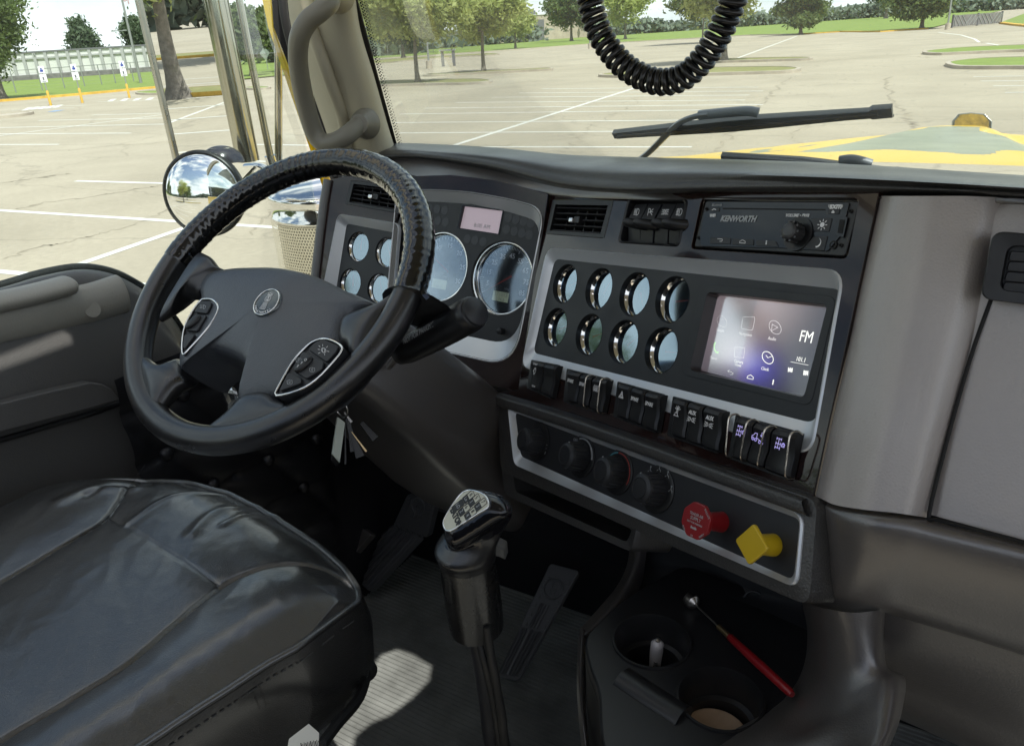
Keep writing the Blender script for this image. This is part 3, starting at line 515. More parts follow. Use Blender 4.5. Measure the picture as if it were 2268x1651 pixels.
# cluster
DC = -.014
cf_i = rq(CL.L([(893, 447), (960, 446), (1045, 452), (1130, 470), (1200, 492), (1142, 767), (1020, 740), (860, 720)], DC), [.02, .2, .2, .2, .004, .003, .2, .02], 8)
slope_frame(CL, cf_o, cf_i, DC)
lf_i = rq(CL.L([(768, 495), (884, 517), (868, 700), (735, 700)], DC), .008)
slope_frame(CL, lf_o, lf_i, DC)
sp = CL.uv(1110.3, 616.3, DC); ta = CL.uv(972.4, 590.3, DC); lcd = CL.L([(1026, 456), (1114, 465.5), (1103.9, 517.9), (1015.3, 504.4)], DC)
link_mesh('cluster_panel', *plate(CL, [sc(cf_i, 1.004), circ(*sp, .0615, 56), circ(*ta, .0615, 56), rq(sc(lcd, .99), .0008, 4)], DC - .003, DC, .0004), 'panel_black', dash, 30)
lg = [CL.uv(x, y, DC) for x, y in [(793, 546), (856, 558), (838.4, 638.5), (775.4, 626.5)]]
link_mesh('gauge_panel', *plate(CL, [sc(lf_i, 1.004), *[circ(a, b, .0275) for a, b in lg]], DC - .003, DC, .0004), 'panel_black', dash, 30)
for (a, b), g in zip(lg, (95, 120, 110, 100)): gauge(CL, a, b, .0275, DC, g, dash, dep=.004)
gauge(CL, *sp, .0615, DC, 214, dash, 'big', .9, .003, name='speedometer', hub=.13, numbers=(0, 85, 10, {5: 5, 15: 15, 25: 25, 35: 35, 45: 45, 55: 55, 65: 65, 75: 75, 85: 85}, 1.25), unit=('MPH', '371013', '274.6'))
gauge(CL, *ta, .0615, DC, 152, dash, 'big', .9, .003, name='tachometer', hub=.16, numbers=(0, 30, 5, {5: 5, 10: 10, 15: 15, 20: 20, 25: 25, 30: 30}, 1), unit=('RPM', '', '56.1'))
ld = link_mesh('message_display', *join([flip(loft([[CL.P(a, b, DC + .001) for a, b in ccw(sc(lcd, 1.05))], [CL.P(a, b, DC + .001) for a, b in ccw(lcd)], [CL.P(a, b, DC - .006) for a, b in ccw(lcd)]]))]), 'black_gloss', dash, 0)
link_mesh('display', *prism(CL, ccw(lcd), DC - .007, DC - .005), 'lcd_pink', ld)
link_mesh('display_digits', *text(CL, '8:00 AM', *CL.uv(1068, 501, DC - .005), .010, DC - .0045), 'grey_mark', ld, 0)
for i, (x, y) in enumerate([(951, 461), (968, 463), (985, 466), (953, 487), (970, 489), (987, 492), (1126, 482), (1143, 486), (1160, 490), (1122, 508), (1139, 512), (1156, 516), (1035, 529), (1052, 532), (1070, 535), (1176, 494), (1172, 520)]): link_mesh('warning_lamp', *prism(CL, circ(*CL.uv(x, y, DC), .0075, 20), DC + .0002, DC + .0004), 'lamp_dark' if 'lamp_dark' in MATS else mat('lamp_dark', (.04, .043, .048), .4), dash, 0)
a, b = CL.uv(1113, 733, DC); link_mesh('reset_button', *lathe(CL.P(a, b, DC), CL.n, [(.0055, 0), (.0055, .006), (.0048, .011), (.002, .012)], 20), 'plastic_black', dash)
# heater panel
ho = rq(HP.L([(1096, 868), (1812, 1108), (1793, 1345), (1105, 1042)]), .014); hr_o = rq(HP.L([(1126, 898), (1784, 1139), (1769, 1303), (1140, 1028)]), .013)
hr_i = rq(HP.L([(1141, 913), (1774, 1150), (1757, 1284), (1154, 1010)], -.006), .009)
link_mesh('heater_surround', *loft([[HP.P(a, b, -.05) for a, b in ho], [HP.P(a, b, -.012) for a, b in ho], [HP.P(a, b, -.002) for a, b in sc(ho, .992)], [HP.P(a, b, .0) for a, b in hr_o]]), 'pad', dash, 50)
slope_frame(HP, hr_o, hr_i, -.006, 'heater_frame', lip=.002)
link_mesh('heater_panel', *prism(HP, sc(hr_i, 1.01), -.012, -.006), 'matte_black', dash, bev=.0004)
bol = []
for i, (x, y) in enumerate([(1096, 866), (1240, 907), (1400, 960), (1600, 1030), (1812, 1103)]):
    o = HP.at(x, y, -.02); x2, y2 = [(1112, 900), (1250, 944), (1410, 1000), (1600, 1070), (1795, 1142)][i]; q = HP.at(x2, y2, 0)
    bol.append([o + HP.n * (-.02), o + HP.n * .012, o * .8 + q * .2 + HP.n * .022, (o + q) / 2 + HP.n * .018, q + HP.n * .006, q + HP.n * (-.004)])
link_mesh('bolster', *flip(grid(list(map(list, bol)), 4, 8)), 'pad', dash, 60)
def knob(p, ang, icon, par=dash):
    a, b = HP.uv(*z7([p])[0], -.006); f = HP.off(-.006, a, b)
    k = link_mesh('heater_control', *lathe(f.o, f.n, [(.0285, 0), (.0285, .0014), (.0272, .002), (.020, .0016)], 48), 'plastic_black', par, 50)
    kn = link_mesh('knob', *lathe(f.o, f.n, [(.0195, .001), (.019, .006), (.0178, .022), (.0165, .0265), (.0125, .0285), (.0118, .0275), (.0112, .0285), (.004, .0288)], 40), 'matte_black', k, 30)
    link_mesh('grip_ribs', *join([tube([f.P(.0192 * math.cos(t), .0192 * math.sin(t), .006), f.P(.0175 * math.cos(t), .0175 * math.sin(t), .0235)], .0012, 6) for t in np.linspace(0, 2 * math.pi, 20, endpoint=False)]), 'matte_black', kn, 60)
    t = math.radians(ang); link_mesh('pointer', *boxf(Fr(f.P(.0176 * math.cos(t), .0176 * math.sin(t), .015), f.n, -f.u * math.sin(t) + f.v * math.cos(t)), -.0008, .0008, -.001, .0018, -.006, .009), 'grey_mark', kn)
    for mname, items in icon.items(): link_mesh('scale', *join([g(f) for g in items]), mname, k, 0)
seg = lambda a0, a1, r=.0245, w=.0022: (lambda f: strokes(f, [arc(0, 0, r, a0, a1, 8)], w, .0021))
mat('mark_cyan', (.1, .3, .35), .5); mat('mark_red', (.4, .06, .05), .5)
knob((410, 590), 190, {'grey_mark': [lambda f: strokes(f, [[(.025, -.004), (.0255, -.004)], [(.025, .001), (.0255, .001)], [(.0248, -.012), (.0256, -.009)]], .0014, .0021)]})
knob((690, 690), 100, {'grey_mark': [seg(112, 92), seg(88, 68), seg(64, 44), seg(40, 8, w=.003), lambda f: text(f, 'OFF', -.018, .0185, .0055, .0021), lambda f: strokes(f, [arc(-.0235, .008, .002, 0, 300, 8), [(-.026, .010), (-.021, .006)]], .0008, .0021)]})
knob((925, 790), 112, {'mark_cyan': [seg(172, 140), seg(136, 118), seg(114, 104)], 'mark_red': [seg(98, 92), seg(88, 62, w=.0014), seg(58, 34, w=.0014), seg(30, -22, w=.0014)]})
man = lambda x, y, s=.0028: (lambda f: strokes(f, [[(x, y + s), (x, y), (x + s * .8, y - s * .2), (x + s, y - s)], arc(x, y + s * 1.5, s * .3, 0, 360, 6), [(x - s * 1.2, y - s), (x - s * .6, y - s * .4)]], .0006, .0021))
knob((1180, 900), 118, {'grey_mark': [man(-.0235, .009), man(-.0165, .0185), man(-.002, .024), man(.013, .021), man(.0235, .0065)]})
# plunger knobs of the air brakes
a, b = HP.uv(1597, 1155, -.006); f = HP.off(-.006, a, b)
rk_ = link_mesh('brake_knob', *lathe(f.o, f.n, [(.0115, -.002), (.0105, .006), (.0092, .026), (.0105, .036)], 28), 'red_plastic', dash, 50)
tag(rk_, 'red octagonal knob'); oc = [(.0200 * math.cos(math.radians(22.5 + 45 * k)), .0200 * math.sin(math.radians(22.5 + 45 * k))) for k in range(8)]
fo = Fr(f.P(0, 0, .034), f.n + f.u * .05, f.u); link_mesh('head', *prism(fo, rq(oc, .0025, 3), 0, .005), 'red_plastic', rk_, bev=.001)
link_mesh('lettering', *join([text(fo, 'TRAILER AIR', 0, .0060, .0045, .0054, sx=.75), text(fo, 'SUPPLY', 0, .0015, .0052, .0054, sx=.85), text(fo, 'NOT FOR PARKING', 0, -.003, .0028, .0054, sx=.85), text(fo, 'EVACUATE', .0128, .0115, .0032, .0054, rot=-.78, sx=.7), text(fo, 'PUSH', -.0125, -.0122, .0032, .0054, rot=-.78, sx=.8), text(fo, 'TO', 0, -.0165, .0032, .0054, sx=.8), text(fo, 'SUPPLY', .0125, -.0122, .0032, .0054, rot=.78, sx=.7), text(fo, 'Bendix', 0, -.0078, .0036, .0054, sx=.8, bold=.0002)]), 'grey_mark', rk_, 0)
a, b = HP.uv(1712, 1206, -.006); f = HP.off(-.006, a, b)
yk = link_mesh('brake_knob', *lathe(f.o, f.n, [(.0115, -.002), (.011, .006), (.0100, .022), (.0115, .029)], 28), 'yellow_plastic', dash, 50); tag(yk, 'yellow square knob')
fo = Fr(f.P(0, 0, .028), f.n, f.u * .80 + f.v * -.60); link_mesh('head', *prism(fo, rq([(-.0145, -.0145), (.0145, -.0145), (.0145, .0145), (-.0145, .0145)], .0035, 4), 0, .005), 'yellow_plastic', yk, bev=.0016)
# column beside the stack, glove box, lower leather roll
A = lambda l: [ay(*p) for p in l]
col_rows = [A([(1950, 434, .832), (1965, 434, .818), (1992, 434, .806), (2060, 434, .795), (2130, 434, .795), (2190, 436, .80), (2232, 438, .815)]),
            A([(1915, 600, .80), (1930, 600, .787), (1960, 600, .777), (2030, 600, .765), (2098, 600, .765), (2150, 602, .77), (2192, 604, .785)]),
            A([(1880, 765, .77), (1896, 766, .755), (1926, 768, .745), (1995, 772, .735), (2060, 776, .735), (2105, 778, .74), (2150, 782, .755)]),
            A([(1845, 925, .738), (1862, 928, .724), (1890, 932, .715), (1958, 942, .703), (2020, 952, .703), (2062, 958, .707), (2102, 966, .722)]),
            A([(1806, 1098, .706), (1824, 1106, .69), (1852, 1118, .682), (1915, 1128, .672), (1975, 1134, .672), (2018, 1140, .675), (2056, 1146, .69)])]
link_mesh('side_column', *flip(grid(col_rows, 5, 5)), 'brown', dash, 60)
gl = [A([(2184, 504, .797), (2215, 506, .794), (2300, 508, .79), (2480, 520, .79)]), A([(2124, 780, .757), (2160, 784, .753), (2300, 795, .749), (2480, 812, .748)]), A([(2058, 1138, .694), (2100, 1150, .690), (2268, 1196, .686), (2480, 1260, .685)])]
link_mesh('glove_box', *flip(grid([XR(r) for r in [A([(2234, 438, .808), (2262, 440, .803), (2340, 444, .80), (2480, 452, .80)])] + gl], 5, 5)), 'brown', dash, 60)
GF = Fr(ay(2230, 590, .757), (.02, -.97, .2), (1, 0, .02))
vq = rq(GF.L([(2200, 512), (2420, 530), (2390, 690), (2170, 662)], .004), .01); vq2 = rq(GF.L([(2232, 542), (2420, 556), (2392, 662), (2212, 645)], .008), .008)
gv = link_mesh('passenger_vent', *loft([[GF.P(a, b, -.02) for a, b in vq], [GF.P(a, b, .001) for a, b in vq], [GF.P(a, b, .002) for a, b in sc(vq, .97)], [GF.P(a, b, .001) for a, b in vq2], [GF.P(a, b, -.012) for a, b in sc(vq2, .93)]], True, False, True), 'matte_black', dash, 40)
link_mesh('vanes', *join([prism(GF, rq(GF.L([(x0, y0), (x0 + 190, y0 + 14), (x0 + 184, y0 + 34), (x0 - 5, y0 + 20)], .004), .002, 3), -.012, -.003) for x0, y0 in ((2240, 557), (2236, 580), (2231, 603), (2226, 626))]), 'matte_black', gv, bev=.001)
link_mesh('panel_gap', *tube(cat(A([(2196, 660, .772), (2150, 790, .75), (2100, 965, .718), (2058, 1136, .686), (2075, 1150, .682), (2160, 1172, .680), (2268, 1200, .680), (2480, 1264, .680)]), 4), .002, 6), 'deep_black', dash)
ext([A([(2480, 452, .80)])] + [[g[-1]] for g in gl], 'brown')
lw = [A([(1806, 1100, .712), (1852, 1120, .69), (1930, 1131, .68), (2010, 1141, .68), (2060, 1149, .69), (2268, 1205, .685), (2500, 1270, .685)]),
      A([(1803, 1120, .702), (1852, 1140, .676), (1930, 1152, .662), (2010, 1162, .664), (2070, 1174, .668), (2268, 1228, .672), (2500, 1290, .672)]),
      A([(1800, 1200, .700), (1850, 1212, .672), (1915, 1222, .658), (1985, 1228, .658), (2050, 1242, .662), (2268, 1308, .668), (2500, 1380, .668)]),
      A([(1790, 1290, .702), (1832, 1300, .672), (1890, 1306, .658), (1960, 1312, .659), (2030, 1330, .664), (2268, 1400, .672), (2500, 1480, .672)]),
      A([(1776, 1325, .71), (1826, 1345, .682), (1885, 1353, .668), (1955, 1352, .668), (2030, 1372, .672), (2268, 1445, .680), (2500, 1530, .680)]),
      A([(1776, 1330, .74), (1828, 1352, .70), (1885, 1360, .69), (1952, 1354, .70), (2010, 1372, .72), (2268, 1452, .72), (2500, 1540, .72)])]
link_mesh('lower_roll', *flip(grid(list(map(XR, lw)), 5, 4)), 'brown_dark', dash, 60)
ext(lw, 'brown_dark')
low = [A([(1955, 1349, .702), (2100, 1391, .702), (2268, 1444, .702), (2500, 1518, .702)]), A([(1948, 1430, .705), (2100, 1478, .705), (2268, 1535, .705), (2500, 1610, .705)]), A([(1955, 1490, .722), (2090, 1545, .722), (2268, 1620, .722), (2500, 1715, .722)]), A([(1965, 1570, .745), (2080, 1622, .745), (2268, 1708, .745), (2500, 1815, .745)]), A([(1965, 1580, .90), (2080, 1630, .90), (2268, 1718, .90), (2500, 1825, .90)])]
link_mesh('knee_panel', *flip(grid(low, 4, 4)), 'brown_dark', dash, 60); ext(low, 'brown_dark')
# storage slot below the heater panel and the deep shell behind everything
so2 = rq(HP.L([(1108, 1030), (1420, 1165), (1405, 1225), (1118, 1095)], -.02), .01); si2 = rq(HP.L([(1136, 1048), (1400, 1172), (1388, 1200), (1142, 1088)], -.02), .006)
link_mesh('storage_slot', *loft([[HP.P(a, b, -.08) for a, b in so2], [HP.P(a, b, -.024) for a, b in so2], [HP.P(a, b, -.018) for a, b in sc(so2, .97)], [HP.P(a, b, -.02) for a, b in si2], [HP.P(a, b, -.10) for a, b in sc(si2, .95)]], True, False, True), 'pad', dash, 50)
# ---------------------------------------------------------------- lower dash, steering column, wheel
kn_rows = [[CL.at(685, 760, -.002), CL.at(850, 798, -.002), CL.at(1000, 834, -.002), CL.at(1150, 866, -.004)],
           [np.array([-1.13, 1.0, -.62]), np.array([-.93, 1.0, -.62]), np.array([-.78, 1.0, -.60]), np.array([-.60, .985, -.575])],
           [np.array([-1.13, 1.16, -.76]), np.array([-.93, 1.16, -.76]), np.array([-.78, 1.13, -.76]), np.array([-.585, 1.06, -.72])]]
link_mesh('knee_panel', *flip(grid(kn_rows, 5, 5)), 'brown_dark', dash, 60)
link_mesh('lower_shell', *join([box((-.33, 1.08, -.60), (.5, .22, .30), -.46)]), 'matte_black', dash)
nW = nrm((0, -.635, .774)); cW = np.array([-.7768, .6584, -.2781]); WF = Fr(cW, nW, (1, 0, 0))
colm = thing('steering_column', (-.777, 1.1, -.9), 'dark brown padded steering column cover running down behind the taped wheel', 'steering column')
def sect(t, a, b, r, dx=0, dv=0):
    l = rq([(-a, -b), (a, -b), (a, b), (-a, b)], r, 6); return [WF.P(x + dx, y + dv, -t) for x, y in l]
link_mesh('column_cover', *loft([sect(.075, .035, .035, .02), sect(.08, .062, .055, .03, .005), sect(.12, .075, .065, .035, .01, .0), sect(.2, .098, .07, .04, .025), sect(.34, .122, .08, .05, .03, .0), sect(.5, .135, .085, .05, .03), sect(.62, .12, .08, .05, .02), sect(.75, .07, .06, .03)], True, True, True), 'brown_dark', colm, 60)
link_mesh('lever_boot', *loft([[WF.P(.098 + x, .012 + y, -d) for x, y in rq([(-.035, -.024), (.022, -.024), (.022, .026), (-.035, .026)], .012)] for d, k in ((.125, 1), (.106, 1))], True, True, True), 'deep_black', colm)
link_mesh('column_shroud', *lathe(cW, -nW, [(.03, .02), (.045, .05), (.05, .09), (.05, .12)], 28), 'plastic_black', colm)
# hand valve with a fat rounded grip
g0, g1 = at(880, 790, 1.02), at(1052, 690, .90)
gp = [g0 + (g1 - g0) * t for t in (0, .04, .15, .4, .7, .92, .985, 1.0)]
lv = link_mesh('hand_valve', *tube(gp, [.006, .0125, .0165, .019, .0205, .0208, .0195, .017], 26), 'plastic_black', colm, 50)
link_mesh('end_cap', *tube([g1 + nrm(g1 - g0) * k for k in (-.004, .003, .007)], [.0178, .017, .010], 22), 'matte_black', lv, 50)
link_mesh('stem', *tube([at(862, 812, 1.06), g0], .0045, 10), 'steel', lv)
ga = nrm(g1 - g0); gn = nrm(-np.array(g0 + g1) / 2 - ga * (ga @ (-(g0 + g1) / 2))); gside = np.cross(ga, gn); gn2 = nrm(gn * .80 + gside * (1 if (gside @ np.array([0, 0, 1])) > 0 else -1) * .60)
gf = Fr((g0 + (g1 - g0) * .48) + gn2 * .0188, gn2, ga); link_mesh('lettering', *text(gf, 'NOT FOR PARKING', 0, 0, .0105, .0012, sx=.72, bold=.0001), 'grey_mark', lv, 0)
# turn signal stalk seen through the wheel
tr_ = [at(505, 858, 1.10), at(512, 880, 1.07), at(520, 903, 1.05)]
link_mesh('stalk', *tube(tr_, [.007, .0105, .009], 10, sq=1.5), 'chrome', colm, 30)
wheel = thing('steering_wheel', cW, 'black leather steering wheel, the top of its rim wrapped in shiny tape', 'steering wheel')
RR = .2105; rim = []; n1, n2_ = 720, 18; V = []; F = []; mi = []
a_lo = math.degrees(math.atan2(*WF.uv(905, 655)[::-1])); a_hi = math.degrees(math.atan2(*WF.uv(430, 590)[::-1]))
ph = rng.random(200) * .9; edges = np.sort(np.concatenate([np.arange(a_lo, a_hi, 3.1) + rng.random(len(np.arange(a_lo, a_hi, 3.1))) * 1.6, np.arange(62, 100, 1.2)]))
for i in range(n1):
    t = i * 2 * math.pi / n1; dg = math.degrees(t); dg = dg if dg < a_hi + 5 or dg < 270 else dg - 360
    tp = a_lo < dg < a_hi; r = .0168
    for j in range(n2_):
        s = j * 2 * math.pi / n2_; rr = r
        if tp:
            k = np.searchsorted(edges, dg + 1.2 * math.sin(s)); w = (dg + 1.2 * math.sin(s) - edges[max(0, k - 1)]) / max(.3, (edges[min(k, len(edges) - 1)] - edges[max(0, k - 1)]))
            rr = r + .0012 + .0008 * (1 - min(1, w)) ** 2 + .00015 * math.sin(dg * 1.1 + 2 * s)
        rr *= 1 + .10 * max(0, -math.cos(s)) * (1 if not tp else .5)
        V.append(WF.P((RR + rr * math.cos(s)) * math.cos(t), (RR + rr * math.cos(s)) * math.sin(t), rr * 1.05 * math.sin(s)))
        F.append([i * n2_ + j, ((i + 1) % n1) * n2_ + j, ((i + 1) % n1) * n2_ + (j + 1) % n2_, i * n2_ + (j + 1) % n2_]); mi.append(1 if tp else 0)
link_mesh('rim', V, F, None, wheel, 50, mats=['leather_wheel', 'tape'], mi=mi)
link_mesh('loose_tape', *loft([[WF.at(x, y, d) for x, y in l] for l, d in (([(929, 640), (937, 640)], .012), ([(934, 653), (944, 650)], .02), ([(944, 664), (952, 658)], .018))], False), 'tape', wheel)
P_ = lambda l, d=0: [WF.uv(x, y, d) for x, y in l]
pad_px = [(446, 662), (443, 640), (452, 618), (470, 605), (515, 596), (560, 594), (610, 594), (655, 600), (700, 612), (745, 632), (790, 655), (828, 672), (812, 682), (794, 690), (778, 706), (765, 735), (763, 765), (752, 790), (720, 822), (690, 850), (650, 870), (612, 880), (575, 882), (532, 894), (541, 872), (550, 846), (551, 826), (542, 806), (514, 789), (490, 780), (466, 775), (436, 786), (412, 806), (400, 820), (396, 794), (405, 780), (412, 760), (420, 735), (440, 700)]
pd = P_(pad_px); pc = np.array(WF.uv(603, 690)); pdl = [tuple(p) for p in cat(pd, 3, True)]
link_mesh('airbag_cover', *loft([[WF.P(*((np.array(q) * (1 - bl) + (pc + (np.array(q) - pc) / np.linalg.norm(np.array(q) - pc) * .075 * k) * bl)), d) for q in sc(pdl, k, pc)] for k, d, bl in ((.93, -.075, 0), (.97, -.055, 0), (.995, -.02, 0), (1, -.008, 0), (.985, .001, 0), (.95, .006, 0), (.88, .0095, .08), (.78, .012, .3), (.62, .0145, .65), (.45, .0165, 1), (.25, .018, 1), (.04, .0183, 1))], True, True, True), 'wheel_pad', wheel, 70)
def spoke(rows, name='spoke'):
    """rows of (pixel a, pixel b, centre depth, half thickness) from the cover to the rim"""
    L_ = []
    for pa, pb, d, h in rows:
        p, q = np.array(WF.uv(*pa, d)), np.array(WF.uv(*pb, d)); c = (p + q) / 2; e_ = (q - p) / 2; L_.append([WF.P(*(c + e_ * math.copysign(abs(math.cos(t)) ** .7, math.cos(t))), d + h * math.copysign(abs(math.sin(t)) ** .8, math.sin(t))) for t in np.linspace(0, 2 * math.pi, 24, endpoint=False)])
    L2 = [cat([l[i] for l in L_], 5) for i in range(24)]; link_mesh(name, *loft([list(x) for x in np.array(L2).transpose(1, 0, 2)], True, True, True), 'leather_wheel', wheel, 70)
spoke([((447, 665), (508, 602), -.014, .015), ((432, 660), (500, 600), -.010, .016), ((408, 662), (486, 592), -.004, .016), ((385, 690), (470, 572), 0, .014), ((356, 712), (448, 560), 0, .010)])
spoke([((404, 800), (428, 842), -.014, .016), ((385, 806), (418, 852), -.008, .017), ((360, 812), (392, 868), -.002, .016), ((338, 800), (362, 905), 0, .015), ((312, 780), (345, 940), 0, .010)])
spoke([((536, 885), (622, 872), -.014, .016), ((530, 898), (625, 890), -.008, .018), ((500, 925), (640, 898), -.003, .016), ((450, 960), (690, 905), 0, .014), ((420, 985), (720, 915), 0, .010)])
spoke([((772, 716), (764, 772), -.014, .016), ((780, 702), (768, 776), -.008, .018), ((808, 690), (778, 780), -.003, .017), ((850, 672), (780, 800), 0, .015), ((885, 640), (790, 830), 0, .010)])
# stitching inside the rim
def stitch(a0, a1):
    out = []
    for t in np.arange(a0, a1, 1.6):
        t = math.radians(t); r = RR - .0165; out.append(tube([WF.P(r * math.cos(t), r * math.sin(t), .007), WF.P(r * math.cos(t + .018), r * math.sin(t + .018), .001)], .0007, 5))
    return join(out)
link_mesh('stitching', *join([stitch(158, 188), stitch(212, 238)]), 'thread', wheel)
zb = lambda p: [(x * .1953 + 387.6, y * .1953 + 598) for x, y in p]
def cluster(px, keys, marks, d0):
    l = [tuple(p) for p in cat(P_(zb(px), d0), 3, True)]; c = np.array(l).mean(0)
    b = link_mesh('button_cluster', *loft([[WF.P(x, y, d) for x, y in sc(l, k, c)] for k, d in ((1, d0 - .025), (1, d0 - .002), (.98, d0), (.94, d0), (.93, d0 - .002))], True, False, True), 'matte_black', wheel, 40)
    link_mesh('chrome_rim', *tube([WF.P(x, y, d0) for x, y in sc(l, .985, c)], .0013, 8, True), 'chrome', b, 60)
    for q in keys: link_mesh('button', *prism(WF, rq(P_(zb(q), d0), .003, 4), d0 - .004, d0 + .0022), 'matte_black', b, bev=.0009)
    for g, m in marks: link_mesh('symbol', *g, m, b, 0)
W1 = .022
K2 = lambda l, w=.0006, d=W1 + .0024: strokes(WF, [[WF.uv(*q, W1) for q in zb(pl)] for pl in l], w, d)
cluster([(1143, 1425), (1180, 1300), (1330, 1040), (1450, 900), (1560, 810), (1690, 772), (1800, 800), (1895, 862), (1885, 930), (1780, 1060), (1600, 1245), (1400, 1365)],
        [[(1520, 905), (1600, 825), (1700, 790), (1860, 880), (1840, 930), (1730, 1050)], [(1340, 1130), (1460, 925), (1700, 1050), (1680, 1130), (1500, 1240)], [(1190, 1380), (1295, 1170), (1445, 1235), (1440, 1290)]],
        [(K2([e(1700, 920, 26, 26, n=16), [(1690, 900), (1686, 940)], [(1714, 900), (1710, 940)], [(1660, 880), (1645, 868)], [(1690, 872), (1688, 855)], [(1730, 890), (1745, 875)], [(1740, 930), (1760, 935)], [(1710, 960), (1712, 975)], [(1660, 945), (1640, 955)], [(1655, 912), (1635, 908)]]), 'white_mark'), (K2([[(x + q, y + w) for x, y in [(-30, -15), (0, -25), (10, -15), (28, -20), (30, 15), (10, 28), (-25, 20), (-30, -15)]] for q, w in ((1415, 1030), (1570, 1140), (1315, 1280))] + [e(1415, 1032, 9, 9, n=8), e(1570, 1142, 9, 9, n=8), e(1315, 1282, 9, 9, n=8)], .0005), 'grey_mark')], W1)
W2_ = .012
cluster([(88, 962), (78, 830), (110, 640), (200, 460), (290, 342), (340, 322), (430, 332), (488, 400), (480, 480), (400, 620), (280, 765), (160, 895)],
        [[(225, 480), (305, 355), (410, 360), (425, 400), (370, 500)], [(130, 690), (215, 520), (370, 520), (260, 700)], [(100, 880), (115, 740), (240, 735), (120, 900)]],
        [(K2([[(340, 405), (335, 450), (355, 445), (362, 420), (340, 405)], [(300, 410), (328, 412)], [(298, 425), (326, 427)], [(296, 440), (324, 442)]], .0005), 'grey_mark')], W2_)
for px, d0, s in (((1475, 1085), W1, 'OFF'), ((222, 605), W2_, '')):
    a, b = WF.uv(*zb([px])[0], d0); rot = math.radians(58); l = circ(a, b, .0125, 28, .0062, rot)
    bt = link_mesh('centre_button', *loft([[WF.P(x, y, d) for x, y in sc(l, k)] for k, d in ((1, d0), (1, d0 + .004), (.85, d0 + .0058), (.4, d0 + .0064))], True, True, True), 'plastic_black', wheel, 60)
    if s: link_mesh('lettering', *join([text(WF, ch, a + (.0055 - .0055 * k) * math.cos(rot), b + (.0055 - .0055 * k) * math.sin(rot), .0048, d0 + .0066) for k, ch in enumerate(s)]), 'white_mark', bt, 0)
# round badge
a, b = WF.uv(592.5, 670.5, .018); bf = WF.off(.018, a, b); rb = .0185
bd = link_mesh('badge', *lathe(bf.o, bf.n, [(rb * 1.12, -.004), (rb * 1.1, .001), (rb, .0022), (rb * .97, .0015), (rb * .9, .0016), (.001, .0022)], 44), mat('badge_grey', (.05, .065, .07), .2, coat=1), wheel, 60)
link_mesh('badge_ring', *tube([bf.P(rb * math.cos(t), rb * math.sin(t), .0022) for t in np.linspace(0, 2 * math.pi, 40, endpoint=False)], .0008, 8, True), 'chrome', bd, 60)
bk = 1.; bm = [strokes(bf, [arc(0, .0045, .0047, 0, 360, 22), arc(0, .0045, .0037, 0, 360, 22)], .0004, .0026), text(bf, 'K', 0, .0064, .004, .0026, bold=.0002), text(bf, 'W', 0, .0026, .004, .0026, bold=.0002), strokes(bf, [[(-.003, -.0008), (-.0042, -.0105), (.0042, -.0105), (.003, -.0008)]] + [[(x, -.001), (x * 1.35, -.0105)] for x in (-.0018, -.0006, .0006, .0018)], .0005, .0026), strokes(bf, [[(-.0035, .0095), (-.0035, .0125)], [(-.0012, .0102), (-.0012, .013)], [(.0012, .0102), (.0012, .013)], [(.0035, .0095), (.0035, .0125)], [(-.004, .0098), (.004, .0098)]], .0006, .0026)]
for k, ch in enumerate('SMARTWHEEL'): t = math.radians(212 + k * 12.5); bm.append(text(bf, ch, .0155 * math.cos(t), .0155 * math.sin(t), .0038, .0026, rot=t + math.pi / 2, bold=.0001))
link_mesh('emblem', *join(bm), 'white_mark', bd, 0)
# ---------------------------------------------------------------- keys
kp = at(757, 905, 1.02); keys = thing('key_ring', kp, 'bunch of keys with a pale rectangular tag hanging from the steering column', 'keys')
link_mesh('ring', *tube([kp + np.array([.010 * math.cos(t), 0, .012 * math.sin(t)]) for t in np.linspace(0, 2 * math.pi, 20, endpoint=False)], .0012, 6, True), 'steel', keys, 60)
def quad3(pts, th=.002):
    p = [np.array(q) for q in pts]; n = nrm(np.cross(p[1] - p[0], p[3] - p[0])) * th / 2; return loft([[q - n for q in p], [q + n for q in p]], True, True, True)
tg = [at(x, y, t) for x, y, t in [(746.6, 922, 1.01), (763.5, 935, 1.02), (751.5, 1024, 1.02), (735, 1005, 1.01)]]
link_mesh('tag', *quad3(tg, .003), 'tag', keys, bev=.0008)
link_mesh('tag_end', *quad3([at(x, y, t) for x, y, t in [(735, 1007, 1.01), (751, 1026, 1.02), (744, 1032, 1.02), (733, 1018, 1.01)]], .003), 'plastic_black', keys, bev=.0008)
for a, b, m, w in [((762, 912), (779, 935), 'steel', .004), ((772, 925), (782, 1000), 'plastic_black', .008), ((765, 930), (765, 1028), 'plastic_black', .003), ((778, 955), (812, 1000), 'brass', .003), ((800, 935), (832, 972), 'plastic_black', .010), ((782, 968), (798, 1012), 'plastic_black', .012), ((768, 925), (785, 985), 'plastic_black', .009)]:
    p, q = at(*a, 1.03), at(*b, 1.03); s = np.cross(nrm(q - p), nrm(p)) * w / 2; link_mesh('key', *quad3([p - s * .5, p + s * .5, q + s, q - s], .0025), m, keys, bev=.0006)
